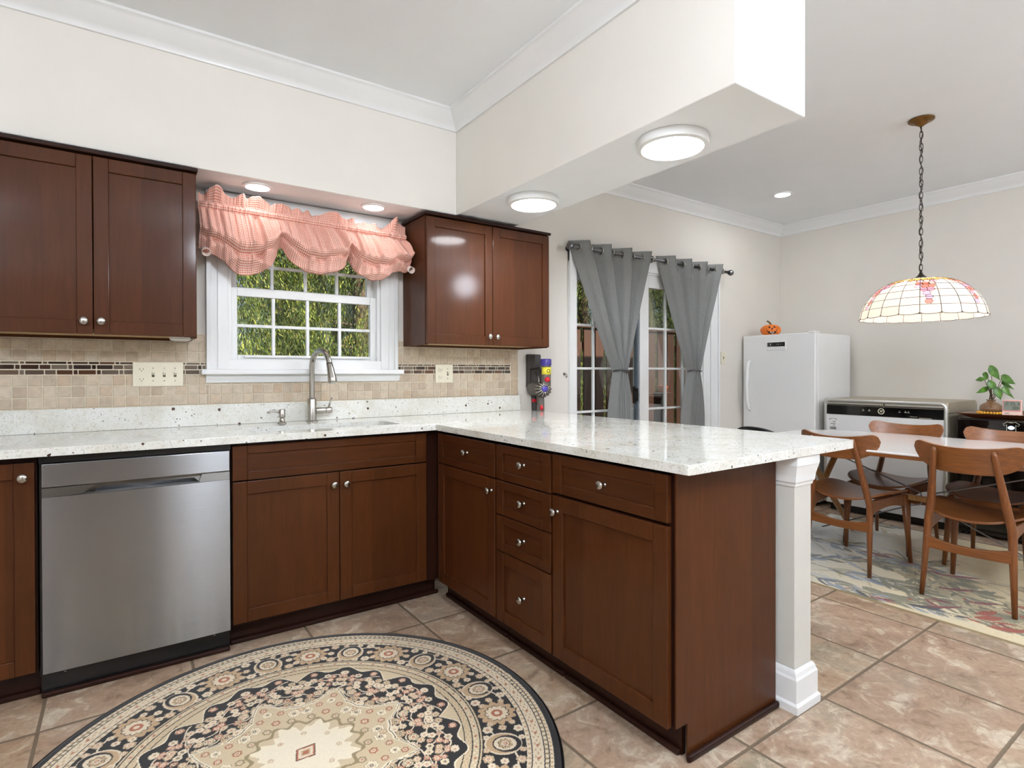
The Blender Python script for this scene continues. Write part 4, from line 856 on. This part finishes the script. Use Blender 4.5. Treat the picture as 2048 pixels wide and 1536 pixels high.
MB().lathe([(.004, 1.782), (.006, 1.772), (.009, 1.760), (.016, 1.748), (.030, 1.736), (.052, 1.729), (.090, 1.722), (.090, 1.716), (.0005, 1.720)], (lx, ly, 0), 'z', 40).build('cap', 'iron', t, True, auto=50)
RB, ZB_, ZT_ = .312, 1.492, 1.722; NA, NR = 480, 110; NP = 20
def dome(a, q):                                                  # q 0 at the cap, 1 at the rim
    r = .075+(RB-.075)*math.sin(q*PI/2*.93)/math.sin(PI/2*.93); z = ZB_+(ZT_-ZB_)*(math.cos(q*PI/2*.97)-math.cos(PI/2*.97))/(1-math.cos(PI/2*.97)); return r, z
vs, cs = [], []
petal = {0: lin(232, 140, 130), 1: lin(222, 150, 170), 2: lin(196, 170, 196), 3: lin(226, 124, 110), 4: lin(240, 190, 176)}
rg = random.Random(4); lead = lin(64, 40, 28)
cents = []                                                       # hanging clusters of petal glass
for c in range(6):
    a0 = 2*PI*(c+.35)/6
    for row in range(9):
        q = .20+.075*row; wid = max(.0, (5.2-.62*row)); nn = max(1, int(round(wid)))
        for k in range(nn): cents.append((a0+(k-(nn-1)/2+.25*(row % 2))*.030/dome(0, q)[0]+row*.010*(1 if c % 2 else -1), q, lin(222, 170, 92) if row < 2 else petal[rg.randrange(5)]))
CA = np.array([c[0] for c in cents]); CQ = np.array([c[1] for c in cents]); CC = np.array([c[2][:3] for c in cents])
for j in range(NR+1):
    q = j/NR
    for i in range(NA):
        a = 2*PI*i/NA; r, z = dome(a, q); sca = abs(math.sin(a*NP/2)); 
        if j == NR: z += .010*(1-sca**.4)
        vs.append((lx+r*math.cos(a), ly+r*math.sin(a), z))
        da = np.abs((CA-a+PI) % (2*PI)-PI)*r; dq = np.abs(CQ-q)*.33; d = np.hypot(da*.85, dq*1.1); k = int(d.argmin()); dm = d[k]; two = np.partition(d, 1)[1]
        if dm < .0165: col = (*(CC[k] if two-dm > .0035 and dm < .0145 else np.array(lead[:3])), 1)
        else:
            fa_ = (a*NP/(2*PI)) % 1; fq = (q*7.2) % 1; tint = random.Random(int(a*NP/(2*PI))*31+int(q*7.2)).random()
            col = tuple(x*(1-.10*tint*w_) for x, w_ in zip(lin(226, 216, 204)[:3], (0, .8, 1.3)))+(1,)
        cs.append(col)
b = MB(); b.v = vs; b.f = [(j*NA+i, j*NA+(i+1) % NA, (j+1)*NA+(i+1) % NA, (j+1)*NA+i) for j in range(NR) for i in range(NA)]
ks = NM('leaded art glass'); at = ks.n('Attribute', attribute_name='pattern'); df = ks.n('BsdfDiffuse', {0: at.outputs[0]}); tl_ = ks.n('BsdfTranslucent', {0: at.outputs[0]}); gs = ks.n('BsdfGlossy', {'Roughness': .12})
m1 = ks.n('MixShader', {0: .40, 1: df.outputs[0], 2: tl_.outputs[0]}); m2 = ks.n('MixShader', {0: .05, 1: m1.outputs[0], 2: gs.outputs[0]}); ks.t.links.new(m2.outputs[0], ks.out.inputs[0])
sh = b.build('shade', ks.m, t, True); paint(sh, cs)
b = MB()                                                         # lead lines
for k in range(NP): a = 2*PI*k/NP; b.tube([(lx+(dome(a, q)[0]+.001)*math.cos(a), ly+(dome(a, q)[0]+.001)*math.sin(a), dome(a, q)[1]) for q in np.linspace(.05, 1, 12)], .0016, 5)
for q in (.30, .44, .58, .72, .85): r, z = dome(0, q); b.tube([(lx+(r+.001)*math.cos(2*PI*i/80), ly+(r+.001)*math.sin(2*PI*i/80), z) for i in range(80)], .0013, 5, closed=True)
b.tube([(lx+(RB+.001)*math.cos(2*PI*i/240), ly+(RB+.001)*math.sin(2*PI*i/240), ZB_+.010*(1-abs(math.sin(PI*i/240*NP))**.4)) for i in range(240)], .0017, 5, closed=True)
b.build('lead_lines', 'iron', sh, True)
MB().ball((lx, ly, 1.60), .030, 16, 12).build('bulb', glow('lit bulb', (255, 249, 240), 125), t, True)
MB().tube([(lx, ly, 1.63), (lx, ly, 1.72)], .016, 12).build('socket', 'iron', t, True)

# ------------------------------------------------------------------ cordless vacuum on its wall dock
vx_, = (2.365,)
t = thing('cordless_vacuum', 'grey and purple cordless vacuum docked on the wall beyond the worktop end', 'vacuum cleaner', (vx_, YW, 1.0))
gm = simple('warm grey plastic', (96, 90, 84), .35, var=.08); dkm = simple('dark grey plastic', (58, 54, 52), .4, var=.1); pur = simple('purple plastic', (72, 60, 150), .25); redm = simple('red plastic', (200, 30, 44), .3); yel = simple('yellow label', (232, 220, 70), .5)
b = MB().box(vx_-.034, vx_+.034, 3.135, YW-.0005, 1.07, 1.305).box(vx_-.028, vx_+.030, 3.075, 3.14, 1.20, 1.302).box(vx_-.02, vx_+.02, 3.09, 3.14, 1.10, 1.20); b.build('dock', dkm, t, bevel=.008)
MB().tube([(vx_, 3.10, 1.19), (vx_-.002, 3.06, 1.185), (vx_, 3.03, 1.16), (vx_, 3.02, 1.11)], [.020, .022, .024, .02], 12).build('grip', dkm, t, True)
MB().lathe([(.038, 0), (.048, .006), (.050, .02), (.050, .10), (.046, .11)], (vx_, 3.145, 1.062), '-y', 28).build('motor_housing', gm, t, True, auto=50)
cb = MB().lathe([(.033, 1.085), (.034, 1.10), (.034, 1.222)], (vx_, 2.985, 0), 'z', 24).build('cyclone_body', gm, t, True, auto=40)
MB().lathe([(.036, 1.222), (.0375, 1.226), (.0375, 1.262), (.034, 1.268), (.0005, 1.269)], (vx_, 2.985, 0), 'z', 28).build('filter_cap', pur, t, True, auto=40)
b = MB(); b.loft([[(vx_+.0352*math.cos(a), 2.985+.0352*math.sin(a), z) for a in [PI*(1.0+.75*i/10) for i in range(11)]] for z in (1.162, 1.212)], False, False); lb = b.build('label', yel, cb, True, solid=.001)
a_ = PI*1.45; b = MB(); b.tube([(vx_+.0362*math.cos(a_+.30*math.cos(2*PI*i/16)), 2.985+.0362*math.sin(a_+.30*math.cos(2*PI*i/16)), 1.187+.010*math.sin(2*PI*i/16)) for i in range(16)], .0022, 6, closed=True).build('label_mark', dkm, lb)
MB().ball((vx_-.012, 2.955, 1.128), .020, 14, 10, (1, 1, .9)).build('release_button', redm, t, True)
ax = Vector((-.42, -.88, .05)).normalized(); C0 = Vector((vx_, 3.02, 1.062)); b = MB(); uu = ax.cross(Vector((0, 0, 1))).normalized(); ww = uu.cross(ax)
b.tube([C0-ax*.01, C0+ax*.02, C0+ax*.05, C0+ax*.062], [.050, .053, .044, .024], 28); cy = b.build('cyclone_cluster', dkm, t, True, auto=40)
b = MB()
for k in range(14):
    a = 2*PI*k/14; d = uu*math.cos(a)+ww*math.sin(a); b.tube([C0+d*.052+ax*.004, C0+d*.053+ax*.024, C0+d*.042+ax*.052, C0+d*.022+ax*.066], [.0055, .0065, .0055, .003], 8)
b.build('cyclone_fin', 'nickel', cy, True); MB().tube([C0+ax*.058, C0+ax*.069, C0+ax*.071], [.020, .019, .010], 20).build('hub_cap', pur, cy, True, auto=40)
b = MB().tube([(vx_, 3.12, 1.03), (vx_, 3.115, .98), (vx_, 3.115, .90), (vx_, 3.115, .62)], [.022, .022, .020, .018], 14).build('wand', dkm, t, True)
b = MB().tube([(vx_, 3.05, 1.03), (vx_, 3.045, .985), (vx_, 3.04, .95), (vx_, 3.04, .86), (vx_, 3.04, .80)], [.030, .026, .024, .024, .022], 14).build('inlet', gm, t, True)
MB().box(vx_-.030, vx_+.0, 3.088, 3.108, .968, .992).build('wand_clip', redm, t, bevel=.005); MB().ball((vx_-.012, 3.018, .935), .014, 12, 8, (.8, .8, 1.4)).build('inlet_clip', redm, t, True)

# ------------------------------------------------------------------ round medallion rug
RC, RR = np.array([.455, 1.765]), .79; step = .0026
gx = np.arange(-RR, RR+step, step); GX, GY = np.meshgrid(gx, gx, indexing='xy'); R = np.hypot(GX, GY)/RR; TH = np.arctan2(GY, GX)
L3 = lambda *c: np.array(lin(*c)[:3])
BLK, BEI, CRM, TAN, RED, WHT, OLV = L3(26, 22, 22), L3(206, 186, 152), L3(224, 208, 180), L3(192, 160, 122), L3(176, 104, 74), L3(234, 222, 196), L3(150, 132, 96)
IMG = np.zeros(GX.shape+(3,)); IMG[:] = BEI
def put(mask, c): IMG[mask] = c
def ringline(r, w, c): put(np.abs(R-r) < w/2, c)
def flower(cx_, cy_, s, n, ph, outer_, inner_, core, line=BLK, sel=None):
    dx_, dy_ = GX-cx_, GY-cy_; box = (np.abs(dx_) < s*1.3) & (np.abs(dy_) < s*1.3)
    i0, i1 = np.where(box.any(1))[0][[0, -1]] if box.any() else (0, -1); j0, j1 = np.where(box.any(0))[0][[0, -1]] if box.any() else (0, -1)
    if i1 < i0: return
    sub = (slice(i0, i1+1), slice(j0, j1+1)); d = np.hypot(dx_[sub], dy_[sub])/s; a = np.arctan2(dy_[sub], dx_[sub])-ph
    pet = .80+.22*np.abs(np.cos(a*n/2)); I = IMG[sub]
    I[d < pet+.07] = BLK if line is BLK else line; I[d < pet] = outer_; I[(d < pet*.66)] = line; I[d < pet*.60] = inner_; I[d < .30] = core; I[d < .14] = CRM
def pol(r, a): return RR*r*math.cos(a), RR*r*math.sin(a)
put(R > .965, BLK)
m = (R > .862) & (R <= .965); put(m, CRM)
for r in (.948, .930, .882): ringline(r, .0045, BLK)
nz_ = np.sin(TH*150)*np.sin(R*330+TH*3); put(m & (np.abs(R-.906) < .016) & (nz_ > .45), TAN); put(m & (np.abs(R-.906) < .016) & (np.sin(TH*75) > .90) & (np.abs(R-.906) < .006), RED); put((np.abs(R-.939) < .006) & (np.sin(TH*220) > .3), OLV); put((np.abs(R-.872) < .006) & (np.sin(TH*200) > .3), TAN); put((np.abs(R-.956) < .006) & (np.sin(TH*260) > .2), TAN)
put((R > .690) & (R <= .862), BLK)
for k in range(12):
    a = math.radians(-16.3+30*k)
    flower(*pol(.778, a), .066, 12, a, TAN, CRM, RED)
    a2 = a+math.radians(15)                                     # crescent palmette
    x0, y0 = pol(.770, a2); dxx, dyy = GX-x0, GY-y0; u = dxx*math.cos(a2)+dyy*math.sin(a2); w = -dxx*math.sin(a2)+dyy*math.cos(a2)
    e1 = (u/.060)**2+(w/.052)**2 < 1; e2 = ((u-.012)/.046)**2+(w/.040)**2 < 1; e3 = ((u-.006)/.036)**2+(w/.031)**2 < 1
    put(e1, CRM); put(((u)/.054)**2+(w/.046)**2 < 1, TAN); put(e2, BLK); put(e3, CRM); flower(x0+.006*math.cos(a2), y0+.006*math.sin(a2), .022, 8, 0, TAN, CRM, RED)
    for s_ in (-1, 1):
        for rr_, da, sz in ((.715, 8.0, .017), (.842, 8.6, .016), (.732, 5.2, .012), (.825, 5.6, .011), (.778, 7.6, .013), (.705, 12, .012), (.848, 12.5, .011)):
            flower(*pol(rr_, a+s_*math.radians(da)), sz, 6, a, [CRM, TAN][(k+int(da)) % 2], CRM, RED, CRM)
    vine = (np.abs((R-.778)-.052*np.sin((TH-a)*12)) < .004) & (R > .695) & (R < .858) & (IMG[..., 0] < .03)
    if k == 0: put(vine, CRM)
m = (R > .605) & (R <= .690); put(m, BEI)
for r in (.690, .678, .648, .617): ringline(r, .005, BLK)
put(m & (np.abs(R-.663) < .011) & (nz_ > .3), CRM); put(m & (np.abs(R-.663) < .005) & (np.sin(TH*64) > .86), RED); put(m & (np.abs(R-.632) < .010) & (np.sin(TH*110)*np.sin(R*420) > .35), TAN)
put(R <= .615, BEI)
A8 = TH-math.radians(12.1)
lobe = .545+.060*np.abs(np.cos(A8*4))**.6+.018*np.cos(A8*24); fld = R < lobe; put(R < lobe+.012, WHT); put(R < lobe+.006, BLK); put(fld, BLK)
rg2 = np.random.default_rng(21)
for k in range(16):                                             # corner sprigs on the beige surround of the field
    a = math.radians(12.1+22.5+45*(k//2)+(8 if k % 2 else -8)); flower(*pol(.580, a), .013, 6, a, TAN, CRM, RED)
seeds = []
while len(seeds) < 34:                                          # flowers of one eighth, mirrored all round
    a, r = rg2.uniform(0, PI/8), rg2.uniform(.30, .585); sz = rg2.choice([.024, .018, .013, .013, .010]); x, y = r*math.cos(a)*RR, r*math.sin(a)*RR
    if all(math.hypot(x-p[0], y-p[1]) > (sz+p[2])*.92 for p in seeds): seeds.append((x, y, sz, r, a))
for k in range(8):
    for mir in (1, -1):
        for i, (x, y, sz, r, a) in enumerate(seeds):
            aa = math.radians(12.1)+k*PI/4+mir*a
            if r < .545+.06*abs(math.cos(4*a))**.6+.018*math.cos(24*a)-sz/RR*.9: flower(*pol(r, aa), sz, [8, 6, 5][i % 3], aa, [TAN, CRM, BEI, RED][i % 4], [CRM, BEI, CRM][i % 3], [RED, BLK, RED][i % 3], CRM if sz < .015 else BLK)
    for i in range(5):                                          # curling stems
        rr_ = .36+.045*i; w = .016*math.sin(i*2.1+1)
        put((np.abs(R-rr_-.022*np.sin(A8*16+i*1.7)) < .0030) & (IMG.sum(2) < .06) & (R < lobe-.01), CRM) if k == 0 else None
star = .318+.115*np.maximum(0, 1-np.abs(((A8+PI/8) % (PI/4))-PI/8)/(PI/8)*1.9)**1.1+.018*np.abs(np.sin(A8*8))
put(R < star+.014, WHT); put(R < star+.008, BLK); put(R < star+.004, WHT); put(R < star-.004, BEI)
for k in range(8):
    a = math.radians(12.1)+k*PI/4
    for r, da, sz, c in ((.385, 0, .012, RED), (.345, 0, .016, WHT), (.318, .14, .012, RED), (.318, -.14, .012, RED), (.285, .30, .020, WHT), (.285, -.30, .020, WHT), (.262, 0, .014, RED), (.235, .22, .014, OLV), (.235, -.22, .014, OLV), (.30, .392, .014, TAN)): flower(*pol(r, a+da), sz, 6, a, c, CRM, BLK if c is WHT else RED, OLV)
put(np.abs(R-.205-.014*np.sin(A8*16)) < .008, OLV)
put(R < .178+.022*np.cos(A8*8)+.012*np.cos(TH*24), WHT)
for k in range(8): flower(*pol(.125, math.radians(34)+k*PI/4), .009, 5, 0, TAN, WHT, RED, WHT)
dd = np.abs(GX*.8+GY*.6)/.045+np.abs(-GX*.6+GY*.8)/.036; put(dd < 1.0, BLK); put(dd < .92, RED); put(dd < .75, CRM); put(dd < .45, TAN); put(dd < .28, RED)
IMG *= (1+.10*(RNG.random(GX.shape)-.5))[..., None]
keep = R <= 1.0; idx = -np.ones(GX.shape, int); idx[keep] = np.arange(keep.sum())
q = np.stack([idx[:-1, :-1], idx[:-1, 1:], idx[1:, 1:], idx[1:, :-1]], -1).reshape(-1, 4); q = q[(q >= 0).all(1)]
zz = np.where(R > .985, .0085-.0030*(R-.985)/.015, .0085)
co = np.stack([GX[keep], GY[keep], zz[keep]], 1)
def big_mesh(name, co, q, mat, parent, cols):
    me = bpy.data.meshes.new(name); me.vertices.add(len(co)); me.vertices.foreach_set('co', co.astype(np.float32).ravel()); me.loops.add(q.size); me.loops.foreach_set('vertex_index', q.astype(np.int32).ravel())
    me.polygons.add(len(q)); me.polygons.foreach_set('loop_start', np.arange(0, q.size, 4, dtype=np.int32)); me.update(calc_edges=True); me.validate(); me.materials.append(M[mat])
    o = bpy.data.objects.new(name, me); COL.objects.link(o); o.parent = parent
    a = me.color_attributes.new('pattern', 'FLOAT_COLOR', 'POINT'); a.data.foreach_set('color', np.concatenate([cols, np.ones((len(cols), 1))], 1).astype(np.float32).ravel()); return o
t = thing('round_rug', 'round black and beige rug with flowered border and star medallion', 'rug', (RC[0], RC[1], .0005))
big_mesh('pile', co, q, 'rug', t, IMG[keep])
MB().lathe([(RR*.999, .0006), (RR*1.004, .003), (RR*1.003, .0062), (RR*.993, .0078)], (RC[0], RC[1], 0), 'z', 160, cap=False).build('bound_edge', 'black', t, True)

# ------------------------------------------------------------------ leaf pattern area rug under the table
x0, x1, y0, y1 = 3.145, 4.78, .05, 2.26; st_ = .0046
gx, gy = np.arange(x0, x1, st_), np.arange(y0, y1, st_); GX, GY = np.meshgrid(gx, gy, indexing='xy'); rgl = np.random.default_rng(5)
f1 = .5+.5*np.sin(GX*2.1+GY*1.3+.6*np.sin(GY*3)); f2 = np.clip((GY-1.2)/.8, 0, 1); IMG = np.zeros(GX.shape+(3,))
GOLD, SAND, ICE, SLT, GRN, RUST, WINE, CHAR = L3(226, 206, 160), L3(216, 206, 178), L3(218, 222, 222), L3(150, 160, 172), L3(140, 136, 110), L3(166, 78, 54), L3(136, 52, 62), L3(70, 70, 76)
IMG[:] = GOLD*(1-f2[..., None])+ICE*f2[..., None]; IMG = IMG*(1-.45*f1[..., None])+SAND*.45*f1[..., None]
def strip(px_, py_, wd, c, alpha=1.0, soft=.35):
    """a brushed leaf: points along its spine with widths"""
    for i in range(len(px_)-1):
        ax_, ay_, bx_, by_ = px_[i], py_[i], px_[i+1], py_[i+1]; w = max(wd[i], wd[i+1]); lo_x, hi_x = min(ax_, bx_)-w, max(ax_, bx_)+w; lo_y, hi_y = min(ay_, by_)-w, max(ay_, by_)+w
        j0, j1 = np.searchsorted(gx, lo_x), np.searchsorted(gx, hi_x); i0, i1 = np.searchsorted(gy, lo_y), np.searchsorted(gy, hi_y)
        if j1 <= j0 or i1 <= i0: continue
        X, Y = GX[i0:i1, j0:j1], GY[i0:i1, j0:j1]; vx2, vy2 = bx_-ax_, by_-ay_; L2 = vx2*vx2+vy2*vy2+1e-9; tt = np.clip(((X-ax_)*vx2+(Y-ay_)*vy2)/L2, 0, 1); d = np.hypot(X-ax_-tt*vx2, Y-ay_-tt*vy2); ww_ = wd[i]+(wd[i+1]-wd[i])*tt
        mk = d < ww_; I = IMG[i0:i1, j0:j1]; streak = .85+.3*np.sin((X*vy2-Y*vx2)/math.sqrt(L2)*900+i)[..., None]; I[mk] = (I*(1-alpha)+alpha*c*streak)[mk]
def leafstroke(x, y, ang, L, W_, bend, c, alpha=.95):
    n = 9; s = np.linspace(0, 1, n); a = ang+bend*s; px_ = x+np.cumsum(np.cos(a))*L/n; py_ = y+np.cumsum(np.sin(a))*L/n; strip(px_, py_, W_*np.sin(PI*np.clip(s*.94+.04, 0, 1))**.8+.0008, c, alpha)
def frond(x, y, ang, L, bend, cols, W_=.016, n=12, ll=.16):
    m_ = 24; s = np.linspace(0, 1, m_); a = ang+bend*s; px_ = x+np.cumsum(np.cos(a))*L/m_; py_ = y+np.cumsum(np.sin(a))*L/m_
    strip(px_, py_, .0045-.002*s, GRN*.6, .9)
    for k in range(n):
        i = int(3+(m_-4)*k/n); l = ll*(1-.5*k/n)*rgl.uniform(.7, 1.15)
        for sd in (-1, 1): leafstroke(px_[i], py_[i], a[i]+sd*rgl.uniform(.45, .8), l, W_*rgl.uniform(.6, 1.2), -sd*rgl.uniform(.2, .7), cols[rgl.integers(len(cols))], rgl.uniform(.6, .95))
for _ in range(90): leafstroke(rgl.uniform(x0, x1), rgl.uniform(y0, y1), rgl.uniform(-2.4, -.8), rgl.uniform(.15, .4), rgl.uniform(.006, .02), rgl.uniform(-.8, .8), [SAND*.8, ICE*.85, GOLD*.75, SLT][rgl.integers(4)], .45)
for i in range(34):
    xx, yy = rgl.uniform(x0, x1), rgl.uniform(y0+.2, y1+.2); blue = yy > 1.75
    frond(xx, yy, rgl.uniform(-2.5, -.9), rgl.uniform(.45, .9), rgl.uniform(-1, 1), [GRN, SLT, SLT*.7, SAND*.8, ICE*.8] if blue else [GRN, GRN*.7, GOLD*.6, GOLD*.75, RUST if i % 3 == 0 else GRN], .019, 13, .19)
frond(3.26, 1.75, -1.75, .85, .35, [GRN, CHAR, SLT, SAND*.8], .014); frond(3.45, 1.35, -1.9, .75, .3, [GRN, GRN, WINE, GRN*.7], .013); frond(3.25, 1.05, -1.25, .6, -.5, [RUST, RUST, GRN, GOLD*.7], .017, 10, .15); frond(3.55, .85, -1.9, .7, .5, [RUST, GRN, GOLD*.6, CHAR], .016); frond(4.0, 2.0, -1.9, .8, .4, [WINE, SLT, SLT*.6, GRN], .015)
for x, y, a, L, W_, c in ((3.20, 1.86, -1.2, .16, .020, CHAR), (3.22, 1.62, -1.5, .14, .015, SLT*.6), (3.30, 1.40, -2.0, .12, .03, GRN), (3.30, 1.30, -1.9, .13, .032, GRN), (3.22, 1.18, -1.3, .17, .020, CHAR), (3.26, 1.12, -1.0, .20, .012, WINE), (3.19, 1.30, -1.5, .10, .010, WINE), (3.30, .92, -.9, .14, .026, RUST), (3.24, .86, -1.3, .16, .024, RUST), (3.36, .93, -.7, .13, .022, RUST), (3.2, .72, -1.3, .24, .014, CHAR), (3.26, .66, -1.4, .25, .022, GOLD*.55), (3.5, 1.02, -1.2, .16, .014, WINE), (3.6, 1.18, -1.2, .2, .016, WINE), (3.85, 1.25, -1.3, .22, .018, WINE)): leafstroke(x, y, a, L, W_, .5, c)
IMG = np.clip(IMG, .01, 1)*(1+.14*(RNG.random(GX.shape)-.5))[..., None]
ny, nx = GX.shape; idx = np.arange(nx*ny).reshape(ny, nx); q = np.stack([idx[:-1, :-1], idx[:-1, 1:], idx[1:, 1:], idx[1:, :-1]], -1).reshape(-1, 4)
t = thing('area_rug', 'pale leaf patterned area rug under the dining table', 'rug', ((x0+x1)/2, (y0+y1)/2, .0005))
co = np.stack([GX.ravel()-t.location.x, GY.ravel()-t.location.y, np.full(GX.size, .0075)], 1)
big_mesh('pile', co, q, 'leafrug', t, IMG.reshape(-1, 3))
MB().box(x0-.004, x1+.004, y0-.004, y1+.004, .0005, .0072).build('backing', simple('rug binding', (168, 150, 116), .9), t)

# ------------------------------------------------------------------ outside: deck, fence, pots, evergreens
structure(MB().box(-14, 24, YW+.13, 26, -.5, -.42).build('ground', 'ground'))
b = MB()
for k in range(15): b.box(1.9, 10.5, YW+.14+.145*k, YW+.14+.145*k+.139, -.10, -.07)
b.box(1.9, 10.5, YW+.20, YW+.24, -.42, -.10).box(1.9, 10.5, 5.1, 5.14, -.42, -.10); structure(b.build('deck', 'deck', bevel=.003, seg=1))
fe = thing('privacy_fence', 'brown board fence on the deck beyond the patio door', 'fence', (7, 5.05, -.07), 'deck fence')
fy = 5.05; random.seed(3)
MB().box(3.2, 10.4, fy-.02, fy+.02, .18, .27).build('rail', 'fence', fe); MB().box(3.2, 10.4, fy-.02, fy+.02, 1.45, 1.54).build('rail', 'fence', fe); MB().box(3.15, 10.45, fy-.07, fy+.07, 1.715, 1.75).build('cap_rail', 'fence', fe, bevel=.005)
for k in range(38): x = 3.22+.19*k; MB().box(x, x+.135, fy-.045, fy-.021, -.06, 1.712).build('board', 'fence', fe, bevel=.003, seg=1)
for k in range(37): x = 3.30+.19*k+random.uniform(-.01, .01); (MB().box(x+.03, x+.115, fy+.021, fy+.045, -.06, 1.712).build('board', 'fence', fe, bevel=.003, seg=1) if k % 3 == 0 else None)
for x in (3.16, 5.56, 7.96, 10.4): MB().box(x-.045, x+.045, fy-.115, fy-.045, -.07, 1.714).build('post', 'fence', fe, bevel=.003)
for i, (x, y) in enumerate(((5.56, 4.66),)):
    p = thing('flower_pot', 'small orange flower pot on a stand before the deck fence', 'flower pot', (x, y, -.07))
    MB().box(x-.08, x+.08, y-.08, y+.08, -.0695, .93).build('pot_stand', 'fence', p, bevel=.01)
    MB().lathe([(.05, .931), (.062, .985), (.068, .985), (.068, 1.005), (.058, 1.005), (.055, .985)], (x, y, 0), 'z', 24).build('pot', simple('orange terracotta', (214, 96, 44), .6), p, True, auto=40)
leafstops = [(0, lin(34, 50, 20)), (.3, lin(64, 86, 28)), (.6, lin(98, 120, 38)), (.84, lin(168, 176, 74)), (.93, lin(196, 190, 96)), (1, lin(120, 92, 52))]
M['needles'] = island_mat('drooping evergreen foliage', leafstops, .6, spec=.3, patch=True); M['bark'] = plank_mat('grey brown bark', (112, 92, 74), 'z', .9)
def needle_mesh(seed, n, H, Rc):
    r = np.random.default_rng(seed); z = H*(.02+.98*r.random(n)**.9); rad = Rc*(1-.72*(z/H))*np.sqrt(.12+.88*r.random(n)); a = r.uniform(0, 2*PI, n)
    kk = max(1, n//200); pick = r.integers(0, kk, n); z, rad, a = z[:kk][pick], rad[:kk][pick], a[:kk][pick]; dz_ = r.random(n); z = z-.55*dz_*dz_+r.normal(0, .05, n); rad = rad+.25*dz_-.1
    c = np.stack([rad*np.cos(a)+r.normal(0, .065, n), rad*np.sin(a)+r.normal(0, .065, n), z], 1)
    ln_ = r.uniform(.03, .085, n); w = r.uniform(.002, .0052, n); dirv = np.stack([np.cos(a)*.35+r.normal(0, .35, n), np.sin(a)*.35+r.normal(0, .35, n), -1+r.normal(0, .35, n)], 1); dirv /= np.linalg.norm(dirv, axis=1)[:, None]
    sd = np.cross(dirv, r.normal(0, 1, (n, 3))); sd /= np.linalg.norm(sd, axis=1)[:, None]
    v = np.stack([c-sd*w[:, None]*.5, c+dirv*ln_[:, None]*.45-sd*w[:, None], c+dirv*ln_[:, None], c+dirv*ln_[:, None]*.45+sd*w[:, None]], 1).reshape(-1, 3)
    me = bpy.data.meshes.new('foliage'); k = np.arange(4*n).reshape(-1, 4); me.vertices.add(4*n); me.vertices.foreach_set('co', v.astype(np.float32).ravel()); me.loops.add(4*n); me.loops.foreach_set('vertex_index', k.astype(np.int32).ravel()); me.polygons.add(n); me.polygons.foreach_set('loop_start', np.arange(0, 4*n, 4, dtype=np.int32)); me.update(calc_edges=True); me.materials.append(M['needles']); return me
nm = [needle_mesh(1, 230000, 6.2, 1.75), needle_mesh(2, 230000, 6.6, 1.9)]
names = ['evergreen seen through the left half of the kitchen window', 'evergreen seen through the right half of the kitchen window', 'evergreen behind the fence seen past the left edge of the patio door', 'evergreen behind the fence in the left patio door panel', 'evergreen behind the fence between the two grey curtains', 'evergreen behind the fence hidden mostly by the right grey curtain', 'evergreen farther back, filling the gap between the kitchen window trees', 'evergreen farther back behind the deck fence']
for i, (x, y, rz) in enumerate(((.7, 7.0, .3), (2.6, 7.3, 2.0), (4.7, 7.4, 4.0), (6.6, 7.3, 1.0), (8.5, 7.5, 5.2), (10.6, 7.3, 2.7), (3.2, 10.2, 3.3), (7.9, 10.6, .8))):
    tr_ = thing('evergreen_tree', names[i], 'tree', (x, y, -.42), 'evergreens outside')
    MB().tube([(x, y, -.42), (x+.03, y, 1.6), (x-.02, y, 3.6), (x, y, 5.6)], [.13, .11, .07, .02], 10).build('trunk', 'bark', tr_, True)
    b = MB(); rb = random.Random(i)
    for k in range(16):
        a = rb.uniform(0, 2*PI); z = .3+.3*k; L = 1.3*(1-z/6.5); b.tube([(x, y, z), (x+L*.5*math.cos(a), y+L*.5*math.sin(a), z+.08), (x+L*math.cos(a), y+L*math.sin(a), z-.1)], [.022, .014, .006], 5)
    b.build('branches', 'bark', tr_, True)
    o = bpy.data.objects.new('foliage', nm[i % 2]); COL.objects.link(o); o.parent = tr_; o.rotation_euler.z = rz
